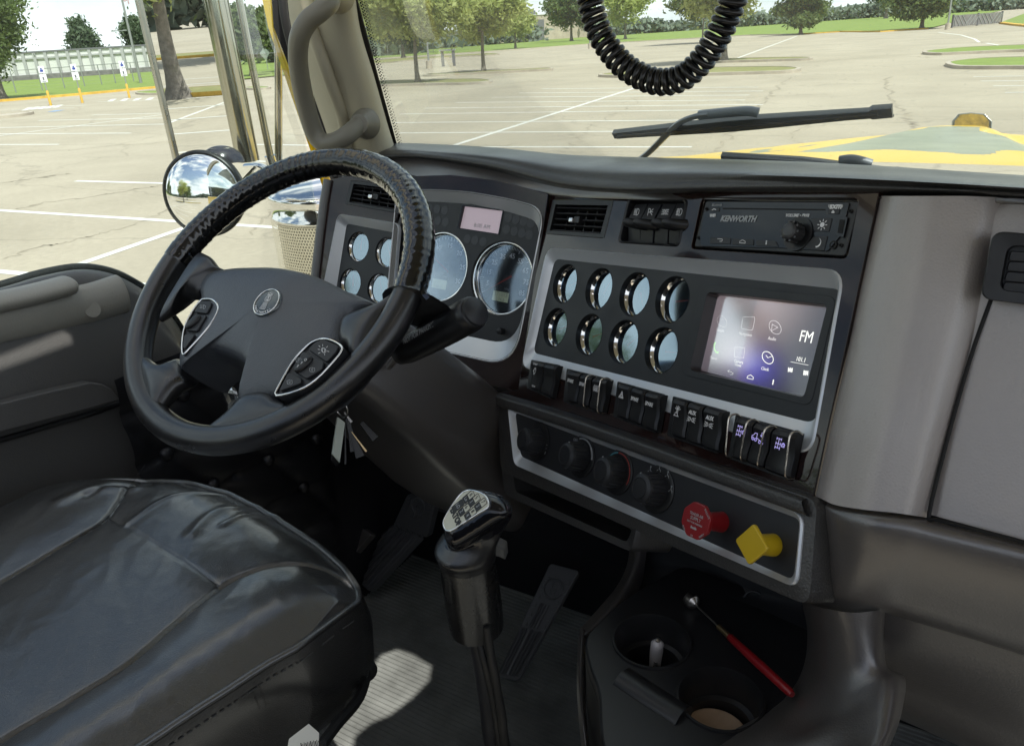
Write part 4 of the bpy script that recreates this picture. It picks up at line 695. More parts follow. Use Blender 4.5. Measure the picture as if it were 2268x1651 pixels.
# ---------------------------------------------------------------- gear lever
SH = np.array([-.43, .567]); gl_ = thing('gear_lever', (-.43, .60, -1.2), 'tall gear lever with a glossy black knob and a cream shift pattern plate', 'gear lever')
def vz(x, y, dx=0): r = ray(x, y); return r * ((.567) / r[1])
top, bot = ay(1034, 1232, .500), ay(1056, 1386, .508)
axv = nrm(top - bot)
link_mesh('sleeve', *lathe(bot, axv, [(.0255, 0), (.0275, .001), (.0282, .03), (.0278, .06), (.0272, np.linalg.norm(top - bot)), (.025, np.linalg.norm(top - bot) + .001)], 36), mat('sleeve', (.010, .010, .010), .28, coat=.6, coat_r=.15, rvar=.1, vs=30), gl_, 50)
zq = lambda p: [(x * .16765 + 941.4, y * .16765 + 1052.1) for x, y in p]       # enlarged view of the knob
ppx = zq([(505, 245), (600, 210), (720, 235), (810, 290), (845, 370), (830, 440), (700, 520), (500, 650), (380, 725), (310, 735), (270, 690), (265, 610), (330, 480), (420, 340)])
PF = Fr(at(1034, 1130, .722), nrm(np.array([-.28, -.52, .80])), (.9, -.4, .1))
pl = [tuple(p) for p in cat([PF.uv(*q) for q in ppx], 3, True)]
pcx = np.array(pl).mean(0); pa_ = np.array([math.atan2(y - pcx[1], x - pcx[0]) for x, y in pl]); prr = np.array([math.hypot(x - pcx[0], y - pcx[1]) for x, y in pl]); od = np.argsort(pa_); pa_, prr = pa_[od], prr[od]
TH = np.linspace(-math.pi, math.pi, 48, endpoint=False); RT = np.interp(TH, np.r_[pa_ - 2 * math.pi, pa_, pa_ + 2 * math.pi], np.r_[prr, prr, prr])
eu = nrm(PF.u - (PF.u @ axv) * axv); ev = np.cross(axv, eu)
Cr = lambda r, z: np.array([top + axv * z + r * (math.cos(t) * eu + math.sin(t) * ev) for t in TH])
Or = lambda k_, d, sh=0., sv=0.: np.array([PF.P(pcx[0] + sh + k_ * r * math.cos(t), pcx[1] + sv + k_ * r * math.sin(t), d) for t, r in zip(TH, RT)])
ctl = [Cr(.0278, -.002), Cr(.0286, .004), Cr(.0296, .012), (Cr(.0305, .022) * .5 + Or(1.38, -.030, -.008) * .5), Or(1.46, -.021, -.002), Or(1.43, -.012, .003), Or(1.33, -.0055, .004), Or(1.17, -.001, .003), Or(1.05, .0014, .001), Or(1.0, .0012)]
R2 = np.array([cat([r[i] for r in ctl], 4) for i in range(48)]).transpose(1, 0, 2)
kb = link_mesh('knob', *loft([list(x) for x in R2], True, True, True), None, gl_, 70, mats=['black_gloss', 'leather_wheel'], mi=[1 if i // 48 < 13 else 0 for i in range(48 * (len(R2) - 1))] + [1, 0])
pp = link_mesh('pattern_plate', *prism(PF, pl, -.001, .0018), 'cream_plate', gl_, bev=.0005)
link_mesh('plate_rim', *tube([PF.P(x, y, .0015) for x, y in sc(pl, 1.02)], .0008, 8, True), 'chrome', pp, 60)
kb2 = []; kw = []
for (x, y), s, dk in [((575, 285), 'R', 1), ((650, 330), '5/1', 1), ((735, 385), '7/3', 1), ((435, 405), 'LO', 2), ((518, 455), '6/2', 1), ((600, 510), '8/4', 1)]:
    a, b = PF.uv(*zq([(x, y)])[0], .0018); h = .0062; w = .0042
    f_ = Fr(PF.P(a, b, .0018), PF.n, PF.u * .93 + PF.v * -.36) ; lo = rq([(-w, -h), (w, -h), (w, h if dk == 2 else 0), (-w, h if dk == 2 else 0)], .0012, 3); kb2.append(prism(f_, lo, 0, .0002))
    kb2.append(tube([f_.P(x_, y_, .0002) for x_, y_ in rq([(-w, -h), (w, -h), (w, h), (-w, h)], .0012, 3)], .0003, 5, True))
    if '/' in s: kb2.append(text(f_, s[0], -.0008, .003, .0055, .0003)); kw.append(text(f_, s[2], -.0008, -.003, .0055, .0004))
    elif s == 'R': kb2.append(text(f_, 'R', 0, .003, .005, .0003)); kw.append(text(f_, 'Lo', 0, -.003, .0048, .0004))
    else: kw.append(text(f_, 'LO', 0, 0, .0052, .0004))
kb2.append(strokes(PF, [[PF.uv(*q) for q in zq(l)] for l in ([(480, 365), (530, 315)], [(505, 340), (650, 440)], [(545, 415), (600, 365)], [(630, 460), (680, 410)])], .0004, .0019))
a, b = PF.uv(*zq([(425, 570)])[0]); kb2.append(text(Fr(PF.P(a, b, .0018), PF.n, PF.u * .93 + PF.v * -.36), 'EATON', 0, 0, .0078, .0003, bold=.0005))
link_mesh('shift_pattern', *join(kb2), 'dark_mark', pp, 0); link_mesh('shift_pattern', *join(kw), 'grey_mark', pp, 0)
sb_ = [at(x, y, t) for x, y, t in [(1074, 1206, .765), (1092, 1206, .768), (1108, 1210, .775), (1122, 1217, .78)]]
link_mesh('splitter_button', *join([loft([[p + np.array([0, 0, z]) + nrm((.3, -.9, 0)) * y for z, y in ((-.008, -.007), (-.008, .007), (.006, .008), (.007, -.006))] for p in sb_], True, True, True)]), mat('button_grey', (.09, .09, .085), .35), gl_, bev=.002)
st = cat([bot + np.array([0, 0, .02]), ay(1072, 1460, .515), ay(1086, 1560, .525), ay(1100, 1660, .535), np.array([-.42, .60, -1.0]), np.array([-.45, .64, -1.2])], 5)
link_mesh('shaft', *tube(st, .0125, 16), 'matte_black', gl_, 60)
for k, (x0, x1, x2) in enumerate([(1052, 1078, 1098), (1068, 1094, 1108), (1078, 1092, 1112)]):
    link_mesh('air_line', *tube(cat([ay(x0, 1385, .500 - .004 * k), ay(x1, 1480, .490), ay(x2, 1580, .498), ay(x2 + 12, 1665, .505), np.array([-.41 + .01 * k, .58, -1.0])], 5), .0045, 10), 'rubber', gl_, 60)
link_mesh('boot', *lathe((-.46, .64, -1.2), (0, 0, 1), [(.09, 0), (.08, .03), (.05, .07), (.03, .12), (.018, .15)], 24), 'rubber', gl_)
# ---------------------------------------------------------------- driver's seat
SZ = -.54
seat = thing('driver_seat', (-.79, .1, -1.2), 'black leather driver seat cushion with stitched seams beside the gear lever', 'seat')
xy = lambda px: np.array([az(x, y, SZ)[:2] for x, y in px])
sR = cat(xy([(806, 1284), (740, 1256), (640, 1256), (560, 1276), (490, 1308), (390, 1390), (280, 1480), (130, 1570), (0, 1645), (-200, 1770)]), 6)
sL = cat(xy([(322, 1038), (290, 1085), (240, 1155), (180, 1195), (100, 1240), (0, 1298), (-200, 1420)]), 6)
sX = cat(xy([(240, 1155), (320, 1200), (400, 1250), (490, 1308)]), 6)
def dist(P, L_):
    d = np.full(len(P), 9.)
    for a, b in zip(L_[:-1], L_[1:]):
        ab = b - a; t = np.clip(((P - a) @ ab) / (ab @ ab + 1e-12), 0, 1); d = np.minimum(d, np.linalg.norm(P - (a + t[:, None] * ab), axis=1))
    return d
fx = np.array([-1.10, -1.075, -1.04, -.992, -.92, -.84, -.74, -.643, -.59, -.556, -.53, -.505]); fy = np.array([.36, .47, .52, .552, .570, .574, .562, .543, .528, .512, .49, .40])
xL = lambda y: -1.105 + .0 * y; xR = lambda y: np.interp(y, [-.2, .1, .23, .37, .46, .5], [-.60, -.59, -.572, -.545, -.518, -.505])
NS, NT = 290, 330; U_, T_ = np.meshgrid(np.linspace(0, 1, NS + 1), np.linspace(0, 1, NT + 1))
yy = -.25 + T_ * .82; xx = xL(yy) + U_ * (xR(yy) - xL(yy)); yf = np.interp(xx, fx, fy); yy = -.25 + T_ * (yf + .25); xx = xL(yy) + U_ * (xR(yy) - xL(yy))
PT = np.c_[xx.ravel(), yy.ravel()]; dR, dL, dX = dist(PT, sR), dist(PT, sL), dist(PT, sX)
edge = np.minimum(np.minimum(U_, 1 - U_).ravel() * .55, ((1 - T_).ravel()) * .8)
zz = np.full(len(PT), SZ + .006) + .010 * (1 - np.exp(-np.minimum(dR, dL) / .05)) + .002 * (1 - np.exp(-dX / .03)) - .0045 * np.exp(-(dR / .0022) ** 2) - .0045 * np.exp(-(dL / .0022) ** 2) - .0015 * np.exp(-(dX / .002) ** 2)
zz -= .028 * np.exp(-(edge / .03) ** 1.4) + .012 * np.exp(-(((PT[:, 0] + .80) / .14) ** 2 + ((PT[:, 1] - .18) / .25) ** 2))
wr = np.array([noise.noise(Vector((p[0] * 9 + p[1] * 7, p[0] * -5 + p[1] * 3.2, 1.3))) * .0030 + abs(noise.noise(Vector((p[0] * 24 + p[1] * 20, p[0] * -8 + p[1] * 9, 4)))) * -.0010 for p in PT])
wr += np.array([noise.noise(Vector((p[0] * 60, p[1] * 60, 2))) * .0003 for p in PT])
for (x0, y0), (x1, y1), h, w in [((285, 1175), (490, 1085), .002, .004), ((430, 1200), (560, 1115), .0026, .009), ((500, 1180), (620, 1130), .002, .006), ((200, 1115), (330, 1080), -.003, .006), ((150, 1130), (300, 1095), .004, .012)]:
    l = cat(np.array([az(x0, y0, SZ)[:2], az((x0 + x1) / 2 - 8, (y0 + y1) / 2 - 12, SZ)[:2], az(x1, y1, SZ)[:2]]), 5); wr += h * np.exp(-(dist(PT, l) / w) ** 2)
zz += wr
V = np.c_[PT, zz]; F = []
for j in range(NT):
    for i in range(NS): q = j * (NS + 1) + i; F.append([q, q + 1, q + NS + 2, q + NS + 1])
link_mesh('cushion', V, F, 'leather_seat', seat, 80)
G = V.reshape(NT + 1, NS + 1, 3); border = np.concatenate([G[:, -1][::4], G[-1, ::-1][::4], G[::-1, 0][::6]])
link_mesh('piping', *tube(border + np.array([0, 0, .001]), .0042, 8), 'leather_seat', seat, 60)
link_mesh('stitching', *join([tube([p + np.array([0, 0, -.014]) + n_ * .004, q + np.array([0, 0, -.014]) + n_ * .004], .0009, 4) for p, q, n_ in zip(border[:200:1], (border[:-1] * .45 + border[1:] * .55)[:200:1], [np.array([.9, 0, 0])] * 200)]), 'thread', seat)
link_mesh('stitching', *join([tube([np.array([*p, SZ + .006]), np.array([*(p * .5 + q * .5), SZ + .006])], .0006, 4) for L_ in (sX, sL[:22]) for p, q in zip(cat(L_, 3)[:-1], cat(L_, 3)[1:])]), 'deep_black', seat)
cen = np.array([-.8, .1]); sk = []
for dz, k in ((0, 1.), (-.012, 1.012), (-.04, 1.022), (-.08, 1.015), (-.115, .98), (-.135, .94)): sk.append([np.array([*(cen + (p[:2] - cen) * k), p[2] + dz]) for p in border])
link_mesh('side_panel', *loft(sk, False), 'leather_seat', seat, 70)
link_mesh('seat_pan', *join([box((-.84, .10, -.70), (.42, .60, .05)), box((-.86, .0, -.92), (.28, .40, .40)), box((-.82, .05, -1.17), (.42, .56, .06))]), 'deep_black', seat, bev=.008)
link_mesh('lever', *tube(cat([np.array([-.55, .44, -.70]), at(808, 1490, .93), at(795, 1545, .87), at(745, 1605, .80), at(690, 1680, .74)], 5), .006, 8), 'rubber', seat)
a0_ = at(806, 1478, .945); link_mesh('bracket', *lathe(a0_, (.8, -.5, .2), [(.014, 0), (.014, .01), (.006, .014)], 16), 'plastic_black', seat)
lb = thing('paper_label', at(680, 1640, .72), 'white printed paper label hanging below the front of the black seat', 'label')
lp = [at(640, 1635, .72), at(683, 1602, .74), at(706, 1622, .74), at(722, 1680, .71), at(650, 1700, .68)]
lfr = Fr(lp[1], np.cross(lp[2] - lp[1], lp[0] - lp[1]) * (1 if (np.cross(lp[2] - lp[1], lp[0] - lp[1]) @ -lp[1]) > 0 else -1), lp[2] - lp[0])
l2 = [((p - lfr.o) @ lfr.u, (p - lfr.o) @ lfr.v) for p in lp]
link_mesh('sheet', *prism(lfr, ccw(l2), 0, .0006), 'paper', lb)
bars = []
for k in range(16): bars.append(strokes(lfr, [[(-.012 + k * .0016 - .018 * 0, -.016 - (k % 2) * .001), (-.012 + k * .0016, -.028)]], .0005 + .0004 * (k * 7 % 3 == 0), .0008))
link_mesh('barcode', *join(bars), 'dark_mark', lb, 0)
# ---------------------------------------------------------------- door
AX = lambda l, X: [ax_(x, y, X) for x, y in l]
door = thing('driver_door', (-1.22, .5, -1.2), 'dark grey driver door panel with armrest and a dipping window sill', 'door')
t0 = [(-400, 735), (-150, 678), (0, 640), (95, 612), (180, 598), (250, 608), (305, 634), (345, 664), (400, 728), (440, 830), (450, 900)]
t1 = [(-400, 748), (-150, 692), (0, 655), (95, 628), (180, 613), (245, 620), (295, 644), (332, 672), (385, 738), (425, 835), (436, 905)]
R0, R1 = AX(t0, -1.262), AX(t1, -1.215); R0 = [np.array([-1.262, -1.0, R0[0][2] + .02])] + R0; R1 = [np.array([-1.215, -1.0, R1[0][2] + .02])] + R1; dr = [R0, [(p + q) / 2 + np.array([0, 0, .006]) for p, q in zip(R0, R1)], R1]
R2_ = [p + np.array([.012, 0, -.03]) for p in R1]; dr.append(R2_); dr.append([np.array([-1.178, p[1], p[2] * .6 - .55 * .4 - .05]) for p in R1]); dr.append([np.array([-1.180, p[1], -.80]) for p in R1]); dr.append([np.array([-1.21, p[1], -1.2]) for p in R1])
link_mesh('inner_panel', *flip(grid(dr, 5, 4)), mat('door_grey', (.10, .098, .094), .5, bump=.4, bs=240, kind='leather', bdist=.001), door, 60)
link_mesh('weather_strip', *tube(cat([p + np.array([-.002, 0, .004]) for p in R0[:-1]], 5), .0075, 8), 'rubber', door, 60)
link_mesh('outer_skin', *loft([cat([p + np.array([-.012, 0, .004]) for p in R0], 4), cat([p + np.array([-.03, 0, -.004]) for p in R0], 4), cat([p + np.array([-.045, 0, -.5]) for p in R0], 4)], False), 'yellow_paint', door)
def ebar(px, X, ra, rb, m='door_trim', nm='armrest'):
    P = cat(AX(px, X), 6); n = len(P); V = []
    L_ = []
    for i, p in enumerate(P):
        s = min(1, (n - 1 - i) / 5 + .15) ** .5; L_.append([p + np.array([ra * s * math.cos(t), 0, rb * s * math.sin(t)]) for t in np.linspace(0, 2 * math.pi, 20, endpoint=False)])
    return link_mesh(nm, *loft(L_, True, True, True), m, door, 60)
mat('door_trim', (.36, .345, .30), .42, bump=.35, bs=240, kind='leather', bdist=.0008, rvar=.08, vs=12)
ebar([(-400, 786), (-150, 741), (0, 712), (110, 690), (200, 673), (262, 653), (272, 650)], -1.203, .021, .033)
ebar([(-400, 735), (-150, 697), (0, 668), (80, 650), (140, 634), (165, 628)], -1.192, .026, .015, nm='pull_handle')
link_mesh('handle_recess', *prism(Fr((-1.188, 0, 0), (1, 0, 0), (0, 1, 0)), [(p[1], p[2]) for p in AX([(-300, 745), (0, 686), (100, 664), (130, 646), (118, 640), (0, 664), (-300, 712)], -1.188)], -.002, .010), 'deep_black', door)
pc_ = ax_(207, 686, -1.180)
link_mesh('screw_cap', *lathe(pc_ + np.array([-.004, 0, 0]), (1, -.1, .2), [(.0125, 0), (.0122, .003), (.002, .0034)], 24), 'door_trim', door)
lg_ = [(-400, 985), (-150, 932), (0, 893), (100, 868), (200, 846), (228, 850), (250, 862), (268, 886), (200, 905), (100, 932), (0, 958), (-150, 1000), (-400, 1070)]
LFr = Fr((-1.174, 0, 0), (1, 0, .05), (0, 1, 0)); link_mesh('lower_ledge', *prism(LFr, ccw([LFr.uv(x, y, .006) for x, y in lg_]), -.02, .006), 'door_grey', door, bev=.003)
link_mesh('rub_strip', *tube(cat(AX([(-400, 1082), (0, 974), (100, 945), (200, 916), (268, 892), (300, 885)], -1.170), 4), .0045, 8), 'plastic_black', door)
for x, y in ((56, 920), (159, 886), (217, 870)): p = ax_(x, y, -1.168); link_mesh('bolt', *lathe(p, (1, -.1, .1), [(.0095, 0), (.009, .005), (.003, .007)], 12), 'button_dark', door)
gY0, gY1 = -.6, 1.20
link_mesh('unseen_window_header', *prism(Fr((-1.24, 0, 0), (1, 0, 0), (0, 1, 0)), [(-.6, .36), (1.09, .36), (1.04, .58), (-.6, .58)], -.02, .02), 'beige', door)  # out of view; added against sky reflections in the dash trim
link_mesh('window_pane', *boxf(Fr((-1.235, 0, 0), (1, 0, 0), (0, 1, 0)), gY0, gY1, -.75, .58, -.002, .002), 'side_glass', door, 0)
# lower front kick panel, tufted
b1, b2, b3 = [ax_(x, y, -1.13)[1:] for x, y in ((600, 1020), (478, 1075), (678, 1080))]; Mi = np.linalg.inv(np.array([b2 - b1, b3 - b1]).T)
V = []; F = []; N1, N2 = 90, 90
for j in range(N2 + 1):
    for i in range(N1 + 1):
        y, z = .62 + .70 * i / N1, -1.2 + .75 * j / N2; p, q = Mi @ (np.array([y, z]) - b1)
        sp_, sq_ = abs(math.sin(math.pi * p)), abs(math.sin(math.pi * q)); V.append((-1.145 + .020 * (sp_ * sq_) ** .3 * float(np.clip((1.04 - y) / .04, 0, 1)), y, z))
for j in range(N2):
    for i in range(N1): q = j * (N1 + 1) + i; F.append([q, q + 1, q + N1 + 2, q + N1 + 1])
kick = thing('kick_panel', (-1.14, .95, -1.2), 'black tufted kick panel with round buttons left of the pedals', 'trim panel')
link_mesh('padding', V, F, 'vinyl_dark', kick, 80)
Mb = np.array([b2 - b1, b3 - b1]).T
for p in range(-2, 4):
    for q in range(-2, 4):
        y, z = Mb @ np.array([p, q]) + b1
        if .64 < y < 1.02 and -1.18 < z < -.47: link_mesh('button', *lathe((-1.14, y, z), (1, 0, 0), [(.013, 0), (.012, .008), (.008, .012), (.001, .0135)], 16), 'vinyl_dark', kick, 60)
# ---------------------------------------------------------------- front pillar with grab handle, windshield
WS = Fr((-1.05, 1.267, -.184), nrm((0, -.90, .4356)) * 1., (1, 0, 0)); WS = Fr((-1.05, 1.267, -.184), (0, -.9, -.4356), (1, 0, 0))
pil = thing('windshield_pillar', (-1.1, 1.2, -.25), 'beige windshield pillar trim with a grey grab handle', 'pillar')
pr = [A([(632, -60, 1.12), (640, -60, 1.09), (690, -60, 1.075), (740, -60, 1.08), (772, -60, 1.10), (782, -60, 1.135)]),
      A([(645, 60, 1.13), (656, 60, 1.105), (704, 60, 1.09), (752, 60, 1.095), (786, 60, 1.12), (797, 60, 1.155)]),
      A([(680, 170, 1.16), (692, 170, 1.13), (735, 170, 1.115), (785, 170, 1.12), (818, 170, 1.15), (829, 170, 1.19)]),
      A([(715, 270, 1.19), (728, 270, 1.16), (768, 270, 1.145), (815, 270, 1.15), (845, 270, 1.18), (857, 270, 1.22)]),
      A([(740, 345, 1.21), (752, 350, 1.18), (790, 350, 1.165), (832, 348, 1.17), (868, 345, 1.20), (880, 345, 1.245)])]
link_mesh('trim', *flip(grid(pr, 5, 6)), 'beige', pil, 60)
link_mesh('trim_ridge', *tube(cat(A([(668, -60, 1.07), (690, 60, 1.085), (728, 170, 1.105), (760, 262, 1.14), (770, 345, 1.16)]), 5), .012, 12), 'beige', pil, 60)
hp = cat(A([(735, -12, 1.07), (728, 8, 1.05), (708, 26, 1.035), (682, 48, 1.025), (664, 82, 1.02), (660, 130, 1.03), (668, 190, 1.045), (682, 250, 1.06), (697, 295, 1.07), (716, 316, 1.075), (742, 314, 1.08), (768, 300, 1.09), (796, 276, 1.12)]), 6)
link_mesh('grab_handle', *tube(hp, .0165, 18), 'handle', pil, 60)
for p, d in ((hp[-1], 1), (hp[0], -1)): link_mesh('handle_foot', *lathe(p + np.array([0, .012, 0]), np.array([.35, -1, .1]), [(.028, -.01), (.024, .006), (.0175, .016), (.0165, .022), (.012, .0225)], 28), 'beige' if d < 0 else 'handle', pil, 60)
link_mesh('door_seal', *loft([AX([(598, -60), (606, 60), (668, 220), (705, 320), (740, 420)], -1.235), AX([(640, -60), (652, 60), (700, 220), (740, 330), (762, 400)], -1.21)], False), 'rubber', pil)
link_mesh('seal_bead', *tube(cat(AX([(622, -60), (634, 60), (684, 220), (722, 330), (748, 410)], -1.205), 4), .008, 10), 'rubber', pil)
link_mesh('yellow_door_edge', *loft([AX([(568, -60), (594, 60), (648, 220), (690, 340), (726, 450)], -1.262), AX([(590, -60), (614, 60), (668, 220), (708, 340), (742, 450)], -1.25), AX([(600, -60), (624, 60), (676, 220), (714, 340), (748, 450)], -1.24)], False), 'yellow_paint', pil, 60)
ws = thing('windshield', (-.2, 1.27, -.2), 'wide clear windshield with black dotted edge and specks of dirt above the dash', 'windshield')
wl_ = [WS.uv(775, -80), WS.uv(793, 0), WS.uv(836, 160), WS.uv(880, 320), WS.uv(892, 380)]
link_mesh('pane', *boxf(WS, -.02, 2.0, -.12, .80, -.008, -.004), 'windshield_glass', ws, 0)
fw = .055; link_mesh('dark_border', *loft([[WS.P(a - fw, b, -.001) for a, b in wl_], [WS.P(a - .004, b, -.001) for a, b in wl_], [WS.P(a - .004, b, -.004) for a, b in wl_]], False), 'deep_black', ws, 0)
dots = []
for k in range(90):
    t = k / 89 * 3.6; i = int(t); i = min(i, 3); a, b = np.array(wl_[i]) * (1 - (t - i)) + np.array(wl_[i + 1]) * (t - i)
    for m_ in range(3): dots.append(prism(WS, circ(a + .001 + m_ * .0042, b + (m_ % 2) * .0022, .0017 - .0003 * m_, 7), -.0036, -.0032))
link_mesh('dot_border', *join(dots), 'deep_black', ws, 0)
# ---------------------------------------------------------------- cab shell: floor, firewall, added unseen back wall and roof
nR = 175; prof = []
for k in range(nR):
    y = -.35 + k * .0105; prof += [(y, -1.2), (y + .0052, -1.2), (y + .0062, -1.1972), (y + .0096, -1.1972)]
fl = link_mesh('floor', *loft([[(x, y, z) for y, z in prof] for x in (1.1, -1.22)], False), mat('floor_mat', (.19, .197, .185), .6, rvar=.12, vs=9, var=.35), None, 30); tag(fl, kind='structure', label='black ribbed rubber cab floor', cat='floor')
fwl = link_mesh('wall', *join([box((-.1, 1.46, -.75), (2.4, .04, .95)), box((-.1, 1.36, -1.12), (2.4, .2, .16), 0)]), 'matte_black', None, 0); tag(fwl, kind='structure', label='dark firewall below the dashboard', cat='wall')
bw = link_mesh('wall', *join([box((0, -1.07, -.58), (2.4, .04, 1.3)), box((1.17, -.1, -.75), (.04, 2.0, .95))]), 'matte_black', None, 0); tag(bw, kind='structure', label='dark lower back wall and passenger door of the cab', cat='wall')  # out of view; added to darken the floor and lower cab
RZ = .56; ze = lambda P: (P + np.array(sdir) * ((RZ - P[2]) / sdir[2]))[:2]
fpx = [(720, 1660), (770, 1570), (815, 1490), (845, 1450), (880, 1438), (915, 1450), (960, 1478), (955, 1515), (915, 1556), (868, 1592), (825, 1610), (790, 1640), (780, 1690)]
floor_sun_hole = [ze(az(x, y, -1.2)) for x, y in fpx]; dpx = [(-180, 838), (0, 780), (135, 724), (158, 738), (168, 786), (0, 850), (-180, 914)]  # openings traced from the wanted sun patches back along the sun to the roof
door_sun_hole = [ze(ax_(x, y, -1.185)) for x, y in dpx]
RF = Fr((0, 0, RZ), (0, 0, -1), (1, 0, 0)); cv = lambda h: ccw([(p[0], -p[1]) for p in h])
roof = link_mesh('ceiling', *plate(RF, [ccw([(-.76, -1.05), (1.15, -1.05), (1.15, .50), (-.76, .50)]), cv(floor_sun_hole), cv(door_sun_hole)], -.02, 0), mat('lining', (.5, .5, .5), .8), None, 0); tag(roof, kind='structure', label='beige cab roof lining with openings', cat='ceiling')  # unseen roof, left strip open; added openings throw the floor and door patches
# ---------------------------------------------------------------- pedals
def pedal(name, q, label, grooves, crest, m='dark_rib', th=.02):
    """q: four 3D corners near-left, near-right, far-right, far-left"""
    q = [np.array(p) for p in q]; n = nrm(np.cross(q[1] - q[0], q[3] - q[0])); n = n if n[2] > 0 else -n; t = thing(name, q[0], label, 'pedal')
    f = Fr((q[0] + q[1]) / 2, n, q[1] - q[0]); L_ = [((p - f.o) @ f.u, (p - f.o) @ f.v) for p in q]
    link_mesh('pad', *prism(f, rq(L_, .008, 4), -th, 0), m, t, bev=.002)
    B = lambda s, u: (1 - u) * ((1 - s) * np.array(L_[0]) + s * np.array(L_[1])) + u * ((1 - s) * np.array(L_[3]) + s * np.array(L_[2]))
    link_mesh('ribs', *join([tube([f.P(*B(s, .04), .001), f.P(*B(s, grooves), .001)], .0032, 6) for s in np.linspace(.12, .88, 6)]), m, t, 60)
    if crest:
        c = B(.5, .80); link_mesh('crest', *join([tube([f.P(c[0] + .020 * math.cos(a), c[1] + .020 * math.sin(a), .001) for a in np.linspace(0, 2 * math.pi, 24, endpoint=False)], .0025, 6, True), text(f, 'K', c[0], c[1] + .007, .017, .0005, ext=.002), text(f, 'W', c[0], c[1] - .007, .015, .0005, ext=.002), *[tube([f.P(*B(s, .45), .001), f.P(*B(s, .66), .001)], .0028, 6) for s in (.38, .5, .62)], *[boxf(Fr(f.P(*B(s, u)), f.n, f.u), -.004, .004, -.004, .004, 0, .003) for s in (.14, .86) for u in (.47, .55, .63, .71, .79, .87)]]), m, t, 60)
    return t
pedal('accelerator_pedal', [az(1098, 1498, -1.16), az(1146, 1508, -1.16), az(1282, 1262, -1.0), az(1218, 1246, -1.0)], 'long ribbed floor mounted accelerator pedal right of the gear lever', .43, True)
pedal('brake_pedal', [az(870, 1163, -1.04), az(946, 1191, -1.04), az(968, 1112, -.95), az(902, 1094, -.95)], 'wide black brake pedal pad with raised crest under the dash', .02, True)
pedal('foot_rest', [az(766, 1264, -1.16), az(816, 1308, -1.16), az(940, 1190, -1.05), az(868, 1160, -1.05)], 'black ribbed pedal plate behind the front of the seat', .97, False)
pedal('clutch_pedal', [az(722, 1232, -1.10), az(762, 1252, -1.10), az(815, 1182, -1.02), az(790, 1160, -1.02)], 'plain dark grey clutch pedal plate nearest the kick panel', .01, False, 'brown_dark')
# ---------------------------------------------------------------- centre console with cup holders
CZ = -.665; zt = lambda p: [(x * .4629 + 1218.2, y * .4629 + 1085.3) for x, y in p]; HF = Fr((0, 0, CZ), (0, 0, 1), (1, 0, 0))
con = thing('centre_console', (-.25, .65, -1.2), 'black cup holder console with brown arched side right of the gear lever', 'console')
top_l = HF.L(zt([(160, 700), (300, 560), (445, 460), (640, 350), (1225, 560), (1290, 760), (1260, 900), (1140, 1040), (960, 1180), (760, 1400), (300, 1400), (240, 1180), (235, 960), (180, 820)]))
c1 = HF.uv(*zt([(487, 720)])[0]); c2 = HF.uv(*zt([(815, 995)])[0])
link_mesh('tray', *plate(HF, [rq(top_l, .02), circ(*c1, .043, 48), circ(*c2, .043, 48)], -.02, 0, .003), 'plastic_black', con, 30)
link_mesh('tray_side', *flip(loft([[HF.P(a, b, d) for a, b in rq(ccw(top_l), .02)] for d in (-.018, -.53)])), 'plastic_black', con, 40)
for c in (c1, c2):
    o = HF.P(*c); link_mesh('cup_holder', *flip(lathe(o, (0, 0, 1), [(.047, .0), (.0465, .003), (.044, .003), (.042, -.004), (.040, -.035), (.0345, -.037), (.033, -.07), (.0, -.07)], 48, (False, False))), 'black_gloss' if 0 else 'plastic_black', con, 60)
link_mesh('bridge', *tube([HF.P(*HF.uv(*zt([p])[0]), -.004) for p in ((345, 890), (480, 980), (640, 1080))], .017, 16, sq=.7), 'plastic_black', con, 60)
p = HF.P(*HF.uv(*zt([(975, 532)])[0])); link_mesh('socket_ring', *tube([p + np.array([.0, -.0, .0]) + HF.u * .0125 * math.cos(t) + np.array([0, .006, .011]) * math.sin(t) for t in np.linspace(0, 2 * math.pi, 24, endpoint=False)], .0018, 8, True), 'plastic_black', con, 60)
link_mesh('side_strip', *flip(grid([A([(1284, 1385, .735), (1279, 1440, .70), (1278, 1540, .655), (1290, 1680, .61)]), A([(1292, 1392, .722), (1288, 1448, .69), (1287, 1548, .645), (1298, 1680, .60)]), A([(1306, 1402, .73), (1302, 1462, .695), (1298, 1556, .65), (1308, 1680, .605)])], 5, 4)), 'brown_dark', con, 60)
link_mesh('leg', *flip(grid([A([(1390, 1160, .93), (1393, 1228, .90), (1372, 1288, .85), (1322, 1350, .78), (1283, 1392, .735)]), A([(1410, 1160, .905), (1410, 1232, .875), (1390, 1296, .825), (1338, 1365, .755), (1296, 1406, .715)]), A([(1436, 1165, .92), (1430, 1240, .885), (1414, 1308, .835), (1362, 1372, .77), (1318, 1425, .73)])], 5, 4)), 'brown_dark', con, 60)
link_mesh('back_panel', *flip(grid([A([(1432, 1165, .925), (1500, 1195, .90), (1620, 1250, .86), (1790, 1320, .80)]), A([(1428, 1250, .90), (1500, 1262, .88), (1620, 1300, .84), (1790, 1350, .78)]), A([(1408, 1318, .84), (1500, 1290, .84), (1640, 1330, .80), (1800, 1400, .74)])], 4, 4)), 'matte_black', con, 60)
